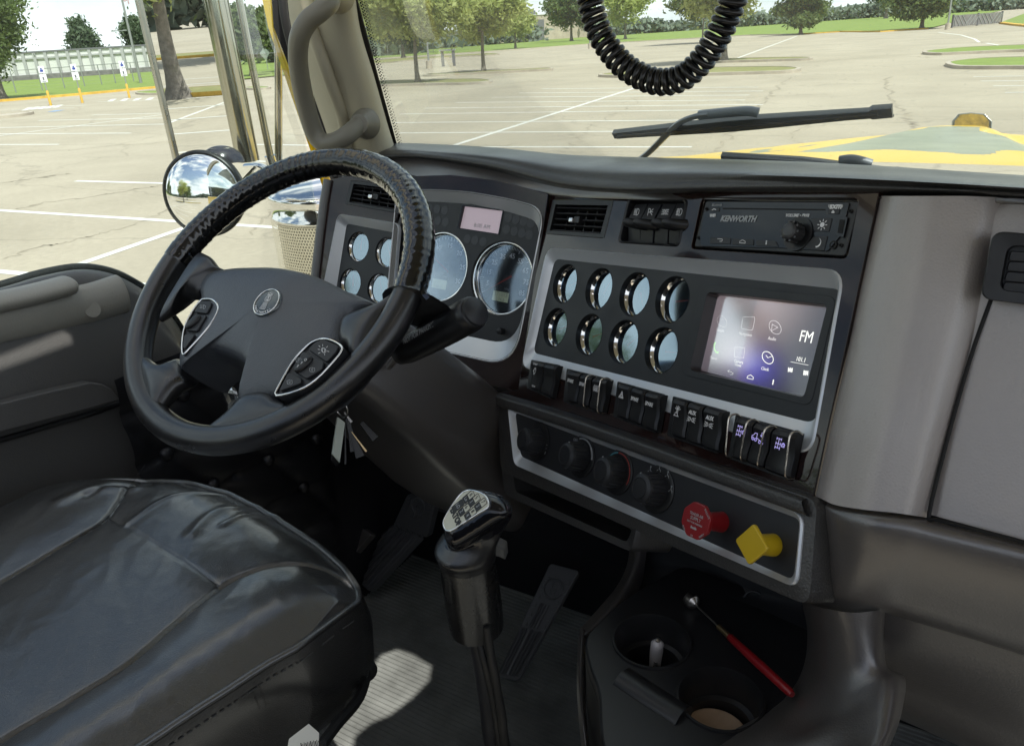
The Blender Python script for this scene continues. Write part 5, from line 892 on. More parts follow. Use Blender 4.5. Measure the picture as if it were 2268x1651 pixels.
ar = [A([(1776, 1330, .715), (1796, 1338, .68), (1836, 1348, .657), (1892, 1356, .652), (1950, 1350, .668), (1962, 1350, .72)]), A([(1788, 1400, .71), (1808, 1402, .675), (1843, 1405, .652), (1900, 1410, .645), (1948, 1420, .66), (1958, 1420, .71)]),
      A([(1778, 1480, .70), (1802, 1490, .665), (1836, 1500, .64), (1900, 1492, .632), (1950, 1475, .645), (1966, 1478, .695)]), A([(1735, 1548, .67), (1760, 1566, .635), (1800, 1588, .612), (1880, 1562, .61), (1972, 1512, .625), (2005, 1502, .67)]),
      A([(1650, 1602, .63), (1690, 1625, .595), (1740, 1652, .572), (1840, 1640, .575), (1960, 1600, .585), (1995, 1585, .63)]), A([(1520, 1662, .58), (1580, 1700, .545), (1640, 1745, .53), (1800, 1735, .535), (1930, 1680, .545), (1968, 1660, .59)])]
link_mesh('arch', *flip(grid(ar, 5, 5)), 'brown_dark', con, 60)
def on_top(p, dz=0): return HF.P(*HF.uv(*zt([p])[0], dz), dz)
ch = thing('usb_charger', on_top((505, 850), -.06), 'white bullet shaped phone charger standing in the left cup holder', 'charger')
cb, ct = at(1449, 1490, 1.0), at(1457, 1419, .975); cax = nrm(ct - cb); cl_ = np.linalg.norm(ct - cb)
link_mesh('body', *lathe(cb, cax, [(.0105, -.01), (.0105, .008), (.0088, .018), (.0088, cl_ * .8), (.0080, cl_ * .93), (.0045, cl_), (.002, cl_ + .001)], 28), 'white_plastic', ch, 60)
link_mesh('tip', *lathe(ct, cax, [(.0032, -.001), (.0032, .003), (.001, .0042)], 14), 'steel', ch, 50)
cf = Fr(cb + cax * cl_ * .42 + nrm(-cb + cax * (cb @ cax)) * .0090, nrm(-cb + cax * (cb @ cax)), -cax); link_mesh('lettering', *text(cf, 'XG', -.002, 0, .0072, .0006, sx=.8, bold=.0001), 'dark_mark', ch, 0)
cupc = HF.P(*c2); lid = thing('cup_lid', cupc + np.array([0, 0, -.05]), 'stained brown round disc lying in the right cup holder', 'lid')
link_mesh('disc', *lathe(cupc + np.array([-.002, -.004, -.05]), (.05, .05, 1), [(.034, 0), (.0345, .004), (.032, .005), (.03, .004), (.001, .004)], 36), 'brown_lid', lid, 50)
tg_ = thing('tyre_probe', at(1593, 1388, .90), 'slim red handled probe with a round silver head leaning across the console', 'tool')
q0, q1, q2 = at(1530, 1328, .98), at(1595, 1390, .93), at(1755, 1537, .80)
link_mesh('rod', *tube([q0, q1], .0012, 8), 'steel', tg_); link_mesh('ferrule', *tube([q1 + (q0 - q1) * .05, q1 + (q2 - q1) * .16], .0034, 12), 'brass', tg_, 50)
link_mesh('handle', *tube([q1 + (q2 - q1) * t for t in (.14, .16, .4, .6, .97, 1)], [.003, .0043, .0048, .0052, .0046, .003], 14), 'red_plastic', tg_, 50)
dv = nrm(q0 - q1); link_mesh('head', *lathe(q0 - dv * .003, dv, [(.003, -.008), (.009, -.003), (.0092, .003), (.0085, .0075), (.006, .009)], 26), 'steel', tg_, 40)
# ---------------------------------------------------------------- coiled cord in front of the windshield
ccp = cat([ay(x, y, .7) for x, y in [(1290, -90), (1303, -20), (1316, 40), (1338, 92), (1378, 142), (1425, 172), (1470, 182), (1515, 170), (1556, 132), (1588, 84), (1612, 32), (1630, -20), (1645, -90)]], 60)
dl = np.r_[0, np.cumsum(np.linalg.norm(np.diff(ccp, axis=0), axis=1))]; tot = dl[-1]; NL = 37; ss = np.linspace(0, tot, NL * 18); pc3 = np.array([np.interp(ss, dl, ccp[:, i]) for i in range(3)]).T
Tn = np.gradient(pc3, axis=0); Tn /= np.linalg.norm(Tn, axis=1)[:, None]; nn_ = np.array([0, 1., 0]); cp3 = []
for i, (p, t) in enumerate(zip(pc3, Tn)):
    n = nrm(nn_ - (nn_ @ t) * t); b = np.cross(t, n); a = i / 18 * 2 * math.pi; cp3.append(p + (.0092) * (math.cos(a) * n + math.sin(a) * b))
cd_ = link_mesh('coiled_cord', *tube(cp3, .0028, 8), mat('cord', (.008, .008, .008), .28), None, 60, off=pc3[0]); tag(cd_, 'black coiled cord hanging in a loop before the windshield', 'cord')
# ---------------------------------------------------------------- outside of the truck: wipers, hood, air cleaner, mirrors
WO = WS.off(.035); WO = Fr(WS.P(0, 0, -.035), WS.n, WS.u)
mat('wiper_grey', (.045, .05, .052), .35)
mat('wiper_arm', (.22, .23, .23), .35, metal=.5)
def wiper(p0, p1, arm, clip, label, loc):
    w = thing('windshield_wiper', loc, label, 'wiper', 'wipers at the foot of the windshield'); q0, q1 = WO.at(*p0), WO.at(*p1); f = Fr(q0, WO.n, q1 - q0); ln = np.linalg.norm(q1 - q0); W_ = .0105
    link_mesh('blade', *loft([[f.P(x, s * W_ * k, d) for s, d in ((-1, 0), (1, 0), (.8, .010), (-.8, .006))] for x, k in ((0, .75), (ln * .04, .8), (ln * .45, 1.3), (ln * .55, 1.25), (ln * .93, .75), (ln * .94, 1.05), (ln, 1.0))], True, True, True), 'wiper_grey', w, 30)
    link_mesh('rubber_edge', *tube([f.P(x, -W_ * 1.0, -.003) for x in (0, ln)], .002, 6), 'rubber', w)
    link_mesh('rib', *tube([f.P(x, W_ * .1, .011) for x in (ln * .02, ln * .45, ln * .96)], .0022, 6), 'plastic_black', w)
    link_mesh('arm', *tube(cat([WO.at(x, y, d) for x, y, d in arm], 6), .0075, 8, sq=.6), 'wiper_arm', w, 60)
    link_mesh('clip', *tube(cat([WO.at(x, y, .014) for x, y in clip], 4), [.006, .007, .008, .008, .0085, .009, .0085, .008, .006][:len(cat([0, 1, 2], 4))] if 0 else .0075, 8), mat('clip_grey', (.22, .24, .27), .4) if 'clip_grey' not in MATS else 'clip_grey', w, 50)
wiper((1362, 296), (1978, 244), [(1418, 352, -.01), (1440, 335, -.005), (1475, 300, .004), (1505, 272, .012), (1540, 258, .016), (1570, 254, .016)], [(1548, 255), (1600, 250), (1655, 246), (1680, 250)], 'driver side wiper raised across the windshield above the dash', WO.at(1420, 350))
wiper((1600, 345), (2010, 385), [(1990, 378, .0), (1950, 374, .012), (1920, 370, .016)], [(1860, 356), (1885, 353), (1910, 358), (1930, 364)], 'passenger side wiper lying low along the dash edge', WO.at(1990, 378))
hood = thing('truck_hood', (-.17, 2.3, -.6), 'glossy yellow truck hood with large faded grey patches ahead of the windshield', 'hood')  # patches are a grey-green second colour set by a noise mask
XC = -.17; V = []; F = []; mi = []; NY_, NX_ = 170, 200
for j in range(NY_ + 1):
    y = 1.42 + 1.85 * j / NY_; t = j / NY_
    hw = np.interp(y, [1.42, 1.9, 2.1, 2.65, 3.27], [.80, .66, .58, .49, .34]); ze_ = np.interp(y, [1.42, 1.9, 2.1, 2.65, 3.27], [-.27, -.305, -.325, -.375, -.435]); zc = np.interp(y, [1.42, 2.1, 2.9, 3.1, 3.27], [-.245, -.305, -.365, -.385, -.43])
    for i in range(NX_ + 1):
        s = -1.35 + 2.7 * i / NX_; x = XC + s * hw
        z = zc + (ze_ - zc) * abs(s) ** 2.2 if abs(s) < 1 else ze_ - (abs(s) - 1) ** .8 * .55 * hw
        dd = abs(x - XC) - np.interp(y, [1.42, 3.1], [.26, .10]); z += .022 / (1 + math.exp(np.clip(dd / .012, -40, 40)))
        V.append((x, y, z))
for j in range(NY_):
    for i in range(NX_):
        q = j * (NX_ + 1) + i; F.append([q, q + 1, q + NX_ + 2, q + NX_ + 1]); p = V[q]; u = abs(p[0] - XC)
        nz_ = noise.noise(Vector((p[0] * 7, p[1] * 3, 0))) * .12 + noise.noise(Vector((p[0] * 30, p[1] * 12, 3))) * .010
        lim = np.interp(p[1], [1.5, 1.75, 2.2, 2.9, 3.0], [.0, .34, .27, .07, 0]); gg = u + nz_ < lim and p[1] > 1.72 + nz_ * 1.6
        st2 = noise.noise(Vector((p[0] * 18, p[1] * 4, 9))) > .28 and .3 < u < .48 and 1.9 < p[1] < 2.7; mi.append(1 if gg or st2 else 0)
mat('faded_patch', (.24, .27, .17), .35, coat=.4, coat_r=.15, var=.25, vs=9)  # grey-green patch colour, masked by noise and distance from the centre line
link_mesh('bonnet', V, F, None, hood, 60, mats=['yellow_paint', 'faded_patch'], mi=mi)  # second material is the grey-green patch colour
nf = Fr(ay(2150, 292, 3.15), (0, -1, .25), (1, 0, 0)); ol = nf.L([(2106, 294), (2108, 268), (2114, 262), (2122, 252), (2150, 249), (2182, 252), (2192, 262), (2198, 268), (2196, 296)])
em = link_mesh('hood_ornament', *prism(nf, ccw(ol), -.02, 0), 'chrome_worn_tree_tint', hood, bev=.003); link_mesh('recess', *prism(nf, ccw(sc(ol, .84)), 0, .003), mat('old_gold', (.22, .16, .03), .5, var=.5, vs=60), em)
cow = link_mesh('cowl', *loft([[(x, y, z) for x in (-1.1, .9)] for y, z in ((1.26, -.262), (1.34, -.262), (1.5, -.258))], False), 'plastic_black', hood, 0)
# air cleaner
ACx, ACy = -1.50, 1.58; acz = ay(660, 432, ACy)[2]
acl = thing('air_cleaner', (ACx, ACy, -1.4), 'chrome air cleaner canister in a perforated guard outside the door window', 'air cleaner')
RA = .205; zt_ = -.345
link_mesh('cap', *lathe((ACx, ACy, zt_), (0, 0, 1), [(RA * 1.0, -.012), (RA * 1.015, -.004), (RA * 1.0, .004), (RA * .9, .016), (RA * .6, .03), (RA * .2, .036), (.001, .037)], 64, (False, False)), 'chrome', acl, 60)
link_mesh('band', *lathe((ACx, ACy, zt_), (0, 0, 1), [(RA * .985, -.012), (RA * .985, -.050), (RA, -.052), (RA, -.058), (RA * .985, -.061)], 64, (False, False)), 'chrome', acl, 60)
gm = bpy.data.materials.new('perforated'); gm.use_nodes = True; t = gm.node_tree; b = t.nodes['Principled BSDF']; b.inputs['Metallic'].default_value = 1; b.inputs['Base Color'].default_value = (.75, .72, .62, 1); b.inputs['Roughness'].default_value = .2
MATS['perforated'] = gm
hv, hf = [], []; nc, cell = 150, 2 * math.pi * RA * 1.01 / 150; rows_ = 52
for k in range(rows_):
    for i in range(nc):
        t0_ = (i + .5 * (k % 2)) / nc * 2 * math.pi; z0 = zt_ - .065 - k * cell * .87
        if math.cos(t0_ - math.atan2(-ACy, -ACx)) < -.15: continue
        base = len(hv); ro, ri_ = cell * .577, cell * .36
        for rr_, ex in ((ro, 0), (ri_, 0)):
            for m_ in range(6):
                a = math.radians(60 * m_ + 30); du = rr_ * math.cos(a) / (RA * 1.01); dz = rr_ * math.sin(a); th = t0_ + du; hv.append((ACx + RA * 1.01 * math.cos(th), ACy + RA * 1.01 * math.sin(th), z0 + dz))
        for m_ in range(6): hf.append([base + m_, base + (m_ + 1) % 6, base + 6 + (m_ + 1) % 6, base + 6 + m_])
link_mesh('perforated_guard', hv, hf, 'perforated', acl, 0)
link_mesh('canister', *lathe((ACx, ACy, zt_), (0, 0, 1), [(RA * .94, -.058), (RA * .94, -1.0)], 48), 'chrome_dull', acl, 60)
link_mesh('end_ring', *lathe((ACx, ACy, zt_), (0, 0, 1), [(RA, -.80), (RA * 1.02, -.81), (RA, -1.0), (RA * .6, -1.05)], 48), 'chrome', acl, 60)
# mirrors
mp_ = thing('side_mirror', (-1.6, 1.28, -.35), 'tall chrome framed side mirror outside the door window, glass spotted with water', 'mirror')
nM = nrm((.30, -.954, -.026)); PL = ay(352, 175, 1.225); MF = Fr(PL, nM, (.954, .30, 0)); hB = MF.uv(395, 352)[1]; hT = .42; wM = MF.uv(492, 175)[0]; a_l = -.012
link_mesh('glass', *boxf(MF, 0, wM, hB, hT, -.002, .001), mirror_m, mp_, 0)
link_mesh('frame_edge', *tube([MF.P(-.004, hB - .005, 0), MF.P(-.004, hT, 0)], .008, 12, sq=1.2), 'chrome_dull', mp_, 60)
link_mesh('frame_edge', *tube([MF.P(wM + .004, hB - .01, .0), MF.P(wM + .004, hT, 0)], .006, 12), 'chrome_worn_tree_tint', mp_, 60)
link_mesh('housing', *loft([[MF.P(a, b, d) for a, d in ((-.006, -.006), (.02, -.05), (wM * .5, -.07), (wM - .01, -.05), (wM + .006, -.006))] for b in (hB, hT)], False), 'chrome_worn_tree_tint', mp_, 60)
link_mesh('bottom_cap', *prism(Fr(MF.P(0, hB, 0), (0, 0, 1), MF.u), [(0, -.002), (wM, -.002), (wM - .01, .055), (wM * .5, .075), (.02, .055)], -.012, .002), 'plastic_black', mp_)
tx0, tx1 = MF.uv(516, 60)[0], MF.uv(545, 358)
link_mesh('polished_tube', *tube([MF.P(tx1[0] - .002, tx1[1], -.012), MF.P(tx1[0] - .002, hT, -.012)], .027, 28), 'chrome_worn_tree_tint', mp_, 60)
for (x0, y0, X0), (x1, y1), r in (((518, -60, -1.5), (599, 350), .0085), ((617, -60, -1.40), (617, 378), .009)):
    p1_, p2_ = ax_(x1, y1, -1.50), ax_(x0, y0, X0); link_mesh('strut', *tube([p1_, p1_ + (p2_ - p1_) * 1.8], r, 14), 'chrome_worn_tree_tint', mp_, 60)
jn = ax_(606, 372, -1.50)
link_mesh('joint', *tube(cat([ax_(x, y, -1.5) for x, y in [(612, 392), (606, 372), (598, 345)]], 3), .0135, 14), 'chrome', mp_, 60)
link_mesh('arm', *tube(cat([ax_(640, 392, -1.36), ax_(606, 386, -1.50), ax_(575, 366, -1.56), ax_(545, 366, -1.62)], 4), .010, 10, sq=.5), 'chrome', mp_, 60)
link_mesh('brace', *tube([ax_(566, 370, -1.56), ax_(520, 420, -1.58)], .0045, 8), 'chrome_worn_tree_tint', mp_)
link_mesh('stud', *tube([ax_(506, 364, -1.62), ax_(512, 408, -1.60)], .006, 8), 'brass', mp_); link_mesh('nut', *join([lathe(ax_(509, y, -1.61), (0, 0, 1), [(.013, 0), (.013, .005)], 6) for y in (372, 384, 394)]), 'chrome_dull', mp_, 0)
cv_ = thing('convex_mirror', at(455, 430, 1.75), 'round convex mirror in a black rim below the tall side mirror', 'mirror')
cc = at(451, 429.5, 1.75); cn = nrm((.42, -.90, .10)); Rm = .0935
link_mesh('glass', *lathe(cc, cn, [(Rm * .94, .0)] + [(Rm * .94 * math.cos(t), .024 * math.sin(t)) for t in np.linspace(.1, 1.55, 14)], 64, (False, True)), mirror_m, cv_, 80)
link_mesh('rim', *flip(lathe(cc, cn, [(Rm * .93, .002), (Rm * .96, .006), (Rm * 1.0, .004), (Rm * 1.01, -.004), (Rm * .97, -.02), (Rm * .7, -.035), (Rm * .2, -.045)], 56, (False, True))), 'plastic_black', cv_, 60)
dm = thing('convex_mirror', ax_(492, 362, -1.52), 'black backed half round mirror behind the round convex mirror', 'mirror'); dc = ax_(492, 363, -1.52)
dF = Fr(dc, (.75, -.65, .1), (.65, .75, 0)); hd = [(.050 * math.cos(t), .040 * math.sin(t)) for t in np.linspace(0, math.pi, 24)]
link_mesh('shell', *loft([[dF.P(a * k, b * k, d) for a, b in hd] for k, d in ((1, -.004), (1.0, .006), (.94, .012), (.7, .022), (.3, .03), (.05, .032))], True, True, True), mat('dark_shell', (.03, .03, .04), .15, coat=.5), dm, 60)
# ---------------------------------------------------------------- parking lot and what stands round it
m = bpy.data.materials.new('concrete'); m.use_nodes = True; t = m.node_tree; b = t.nodes['Principled BSDF']; b.inputs['Roughness'].default_value = .9; MATS['concrete'] = m
co = t.nodes.new('ShaderNodeTexCoord'); N = t.nodes.new; L = t.links.new
n1_ = N('ShaderNodeTexNoise'); n1_.inputs['Scale'].default_value = .25; n1_.inputs['Detail'].default_value = 8; n1_.inputs['Roughness'].default_value = .62
r1 = N('ShaderNodeValToRGB'); r1.color_ramp.elements[0].position = .3; r1.color_ramp.elements[1].position = .72; r1.color_ramp.elements[0].color = (.325, .284, .212, 1); r1.color_ramp.elements[1].color = (.43, .378, .288, 1)
n3 = N('ShaderNodeTexNoise'); n3.inputs['Scale'].default_value = 9; n3.inputs['Detail'].default_value = 6
mp2 = N('ShaderNodeMapping'); mp2.inputs['Scale'].default_value = (.16, .4, 1); mp2.inputs['Rotation'].default_value = (0, 0, .35)
wn = N('ShaderNodeTexNoise'); wn.inputs['Scale'].default_value = .9; wn.inputs['Detail'].default_value = 5; wm = N('ShaderNodeMix'); wm.data_type = 'RGBA'; wm.inputs[0].default_value = .25
vo = N('ShaderNodeTexVoronoi'); vo.feature = 'DISTANCE_TO_EDGE'; vo.inputs['Scale'].default_value = 1.0
cr1 = N('ShaderNodeMapRange'); cr1.inputs[1].default_value = .0; cr1.inputs[2].default_value = .013; cr1.inputs[3].default_value = .8; cr1.inputs[4].default_value = 1
mu = N('ShaderNodeMix'); mu.data_type = 'RGBA'; mu.blend_type = 'MULTIPLY'; mu.inputs[0].default_value = 1; mu2 = N('ShaderNodeMix'); mu2.data_type = 'RGBA'; mu2.blend_type = 'MULTIPLY'; mu2.inputs[0].default_value = 1
mr = N('ShaderNodeMapRange'); mr.inputs[3].default_value = .82; mr.inputs[4].default_value = 1.15
L(co.outputs['Object'], n1_.inputs['Vector']); L(co.outputs['Object'], n3.inputs['Vector']); L(co.outputs['Object'], mp2.inputs[0]); L(co.outputs['Object'], wn.inputs['Vector'])
L(mp2.outputs[0], wm.inputs[6]); L(wn.outputs[1], wm.inputs[7]); L(wm.outputs[2], vo.inputs['Vector']); L(vo.outputs['Distance'], cr1.inputs[0])
L(n1_.outputs[0], r1.inputs[0]); L(n3.outputs[0], mr.inputs[0]); L(r1.outputs[0], mu.inputs[6]); L(mr.outputs[0], mu.inputs[7]); L(mu.outputs[2], mu2.inputs[6]); L(cr1.outputs[0], mu2.inputs[7]); L(mu2.outputs[2], b.inputs['Base Color'])
g = link_mesh('ground', [(-900, -700, GZ), (900, -700, GZ), (900, 1200, GZ), (-900, 1200, GZ)], [[0, 1, 2, 3]], 'concrete', None, 0); tag(g, 'pale sunlit concrete parking lot', 'ground', kind='structure')
gp_ = lambda x, y, dz=0: az(x, y, GZ + dz)
def sheet(name, pts, m, dz, kind='structure', label=None, cat_=None):
    o = link_mesh(name, [gp_(x, y, 0)[:2].tolist() + [GZ + dz] for x, y in pts], [list(range(len(pts)))], m, None, 0); tag(o, label, cat_, kind=kind); return o
# lawn beyond the kerb
near = [(-900, 330), (-500, 272), (-200, 243), (0, 226), (170, 212), (345, 196), (420, 189), (540, 177), (640, 167), (740, 150), (828, 131), (960, 123), (1101, 113.5), (1301, 99), (1500, 88), (1661, 79), (1770, 77), (1860, 70), (1950, 71), (2060, 64)]
Pn = [gp_(x, y)[:2] for x, y in near]
far_ = [np.array([-60., 1000.]), np.array([-850., 900.]), np.array([-850., -300.]), np.array([-120., -300.])]
lawnV = [(*p, GZ + .10) for p in Pn] + [(Pn[-1][0] - 2, 1100, GZ + .10)] + [(*p, GZ + .10) for p in far_[1:]]
o = link_mesh('lawn', lawnV, [list(range(len(lawnV)))], 'grass', None, 0); tag(o, 'bright green mown lawn beyond the parking lot', 'lawn', kind='structure')
rl = [gp_(x, y)[:2] for x, y in [(2212, 53), (2240, 57), (2290, 62), (2420, 66), (2600, 70)]] + [np.array([260., 100.]), np.array([300., 900.]), np.array([10., 1000.])]
o = link_mesh('lawn', [(*p, GZ + .10) for p in rl], [list(range(len(rl)))], 'grass', None, 0); tag(o, 'green lawn right of the slatted gate', 'lawn', kind='structure')
def kerb(pts, m, w=.25, h=.15, name='kerb', label='low concrete kerb along the lawn'):
    P = [gp_(x, y)[:2] if len((x, y)) == 2 else None for x, y in pts]; L_ = []
    for i, p in enumerate(P):
        t = nrm(P[min(i + 1, len(P) - 1)] - P[max(i - 1, 0)]); n = np.array([-t[1], t[0]]); L_.append([(*(p - n * 0), GZ), (*(p), GZ + h), (*(p + n * w), GZ + h + .002), (*(p + n * w), GZ)])
    o = link_mesh(name, *loft(L_, False), m, None, 0); tag(o, label, 'kerb', kind='structure')
kerb(near[:4] + near[4:6] + [(420, 189), (540, 178)], 'kerb_yellow', .5, .18, label='yellow painted kerb before the left lawn')
kerb(near[8:17], 'kerb', .3, .14); kerb([(1770, 77), (1860, 71.5), (1950, 71.5), (2056, 64.5)], 'kerb_yellow', .4, .14, label='yellow kerb edging before the far lawn')
kerb([(2212, 53), (2240, 57), (2290, 62), (2420, 66)], 'kerb_yellow', .6, .2, label='yellow kerb right of the slatted gate')
def island(pts, label, m='grass_dry', k='kerb'):
    P = np.array([gp_(x, y)[:2] for x, y in pts]); P = cat(P, 4, True); P = P if True else P; c = P.mean(0)
    I = c + (P - c) * (1 - .22 / np.maximum(.8, np.linalg.norm(P - c, axis=1)))[:, None]
    t = thing('grass_island', (*c, GZ), label, 'traffic island', kind='structure')
    link_mesh('kerb', *loft([[(*p, GZ) for p in P], [(*p, GZ + .14) for p in P], [(*p, GZ + .15) for p in I], [(*p, GZ + .12) for p in I]]), k, t, 30)
    link_mesh('grass', [(*p, GZ + .125) for p in I], [list(range(len(I)))], m, t, 0)
island([(830, 184), (930, 181), (1040, 179), (1083, 181), (1087, 185), (1040, 188), (930, 190), (800, 193)], 'grass island round the nearest tree beyond the left windshield edge')
island([(945, 168), (1072, 160.5), (1160, 157), (1216, 154.5), (1221, 156.5), (1160, 159.5), (1072, 164), (960, 170)], 'narrow grass island under the second tree')
island([(1325, 170), (1400, 162), (1544, 155), (1700, 152.5), (1760, 154), (1773, 158), (1740, 163), (1640, 166), (1500, 170), (1380, 173)], 'grass island behind the coiled cord')
island([(1560, 137), (1620, 134), (1700, 132), (1785, 131.5), (1793, 134), (1700, 137), (1640, 138.5), (1580, 140)], 'thin grass island at the foot of the tree behind the cord')
island([(2042, 119), (2090, 112.5), (2150, 108.5), (2268, 104), (2450, 98), (2460, 112), (2268, 115.5), (2150, 120), (2070, 123)], 'upper green island at the right edge', 'grass')
island([(2094, 144), (2140, 137), (2200, 133.5), (2268, 132), (2450, 128), (2460, 155), (2268, 154), (2160, 154), (2110, 152)], 'lower green island at the right edge', 'grass')
island([(820, 137), (900, 130), (980, 126), (1060, 121), (1098, 120), (1098, 122.5), (1000, 128), (900, 136), (830, 143)], 'far grass strip before the lawn with a dark tree')
island([(300, 208), (330, 205), (400, 203), (420, 205), (380, 210), (320, 211)], 'small green island beside the mirror frame', 'grass'); island([(540, 198), (570, 195), (600, 196), (590, 199), (560, 200)], 'small green island between the mirror struts', 'grass')
island([(-60, 266), (0, 258), (60, 252.5), (76, 253), (40, 259), (-20, 264)], 'low brown edged island at the left edge', 'kerb')
# painted lines
LN = [((-260, 450), (640, 505.5), .11), ((168, 401), (700, 415), .11), ((385, 352), (720, 361.5), .11), ((-200, 321), (130, 320), .11), ((-200, 298), (290, 295), .11), ((470, 319), (720, 322.5), .11), ((-100, 285), (369, 275), .11), ((85, 267), (400, 261), .11), ((205, 255), (400, 250), .11),
      ((-40, 306), (372, 252.5), .12), ((-40, 660), (440, 494), .12), ((-100, 592), (345, 634), .11), ((884, 295), (1560, 290), .11), ((860, 326), (1532, 326), .11), ((872, 272), (1600, 266), .11), ((885, 253), (1640, 243), .11), ((940, 240), (1690, 232), .11), ((1010, 227.5), (1650, 222), .11), ((1090, 216), (1660, 211), .11), ((1150, 206.5), (1690, 202), .11), ((1200, 197), (1680, 193.5), .11),
      ((1000, 324), (1404, 196), .13), ((1404, 196), (1530, 160), .12), ((1612, 137), (1766, 80), .14), ((2156, 170.5), (2420, 166.5), .11), ((2172, 180), (2420, 178), .11), ((2200, 191), (2420, 188), .11), ((2226, 205.5), (2420, 203), .11), ((2078, 72), (2129, 78), .14), ((2129, 78), (2159, 87), .14), ((2159, 87), (2169, 94), .14), ((2185, 96), (2220, 102), .14), ((590, 436), (760, 440), .11), ((560, 389), (690, 392), .1)]
# mirrored side of the lot (seen in the mirrors)
pl_ = []; 
def gline(A_, B_, w):
    A_, B_ = np.array(A_[:2], float), np.array(B_[:2], float); t = nrm(B_ - A_); n = np.array([-t[1], t[0]]) * w / 2; return [(*(A_ - n), GZ + .004), (*(B_ - n), GZ + .004), (*(B_ + n), GZ + .004), (*(A_ + n), GZ + .004)], [[0, 1, 2, 3]]
for k, (p, q, w) in enumerate(LN): a_p, b_p = gp_(*p), gp_(*q); v, f_ = gline(a_p, b_p, w * 1.3); pl_.append(([(x, y, z + .0001 * k) for x, y, z in v], f_))
ca7, sa7 = math.cos(math.radians(5.6)), math.sin(math.radians(5.6))
for k in range(14):
    y0 = 2 - 2.74 * k; pl_.append(gline((-16.5 - .0 * k + sa7 * 2.74 * k, y0), (-4.8 - .0 + sa7 * 2.74 * k, y0 + 1.1), .11))
    pl_.append(gline((-36 + sa7 * 2.74 * k, y0 - 2), (-24 + sa7 * 2.74 * k, y0 - .8), .11))
pl_.append(gline((-11, 4), (-7, -36), .12))
# hatched bay by the signs
for k in range(5): x = 30 + k * 16.8; pl_.append(gline(gp_(x * 1.0 + 24, 244.5 - k * 1.5), gp_(x + 37, 238.5 - k * 1.5), .35))
pl_.append(gline(gp_(25, 244.5), gp_(165, 238), .12)); pl_.append(gline(gp_(60, 237.5), gp_(190, 233), .12))
for k in range(4): x = 243 + k * 28; pl_.append(gline(gp_(x, 224.5 - k), gp_(x + 10, 219.5 - k), .35))
pl_.append(gline(gp_(215, 226), gp_(355, 221), .12))
o = link_mesh('parking_lines', *join(pl_), 'paint_white', None, 0); tag(o, 'white painted parking lines', 'road marking', kind='structure')
o = link_mesh('parking_lines', [gp_(*p)[:2].tolist() + [GZ + .009] for p in [(104, 248), (125, 244.8), (145, 243.6), (120, 247.6)]], [[0, 1, 2, 3]], 'paint_blue', None, 0); tag(o, 'blue painted patch by the signs', 'road marking', kind='structure')
mat('tar', (.29, .25, .185), .9, var=.3, vs=3)
ck = []
for pts, w in (([(1560, 352), (1600, 318), (1647, 274), (1668, 246), (1695, 222), (1720, 196), (1753, 171)], .07), ([(1962, 170), (1968, 188), (1972, 219), (1996, 239), (2010, 262), (2026, 280), (2040, 300)], .08), ([(-40, 350), (60, 338), (180, 330), (260, 322), (350, 316), (480, 300)], .045), ([(40, 462), (110, 448), (200, 436), (300, 420), (380, 408), (470, 394)], .035), ([(0, 575), (85, 547), (150, 536), (205, 520), (290, 500), (376, 462), (430, 448)], .03), ([(-60, 415), (30, 402), (100, 392), (150, 385)], .04), ([(900, 352), (1010, 340), (1120, 322), (1240, 308), (1330, 300), (1420, 282)], .04), ([(1480, 230), (1560, 226), (1700, 214), (1850, 208)], .07), ([(1250, 330), (1290, 300), (1340, 262), (1390, 240), (1410, 214)], .035), ([(1800, 330), (1760, 290), (1840, 250), (1880, 240)], .03), ([(1800, 137), (1900, 130), (2010, 125), (2060, 128)], .12), ([(560, 520), (600, 470), (640, 450), (690, 400)], .03)):
    P = cat([gp_(x, y)[:2] for x, y in pts], 9); P = P + rng.normal(size=P.shape) * np.minimum(.10, np.linalg.norm(P, axis=1) * .004)[:, None]; L_ = []
    for i, p in enumerate(P):
        t = nrm(P[min(i + 1, len(P) - 1)] - P[max(i - 1, 0)]); n = np.array([-t[1], t[0]]) * w * (.3 + rng.random() * .7); L_.append([(*(p - n), GZ + .0026), (*(p + n), GZ + .0026)])
    ck.append(loft(L_, False))
o = link_mesh('pavement_cracks', *join(ck), 'tar', None, 0); tag(o, 'dark wandering cracks in the pale concrete', 'cracks', kind='structure')
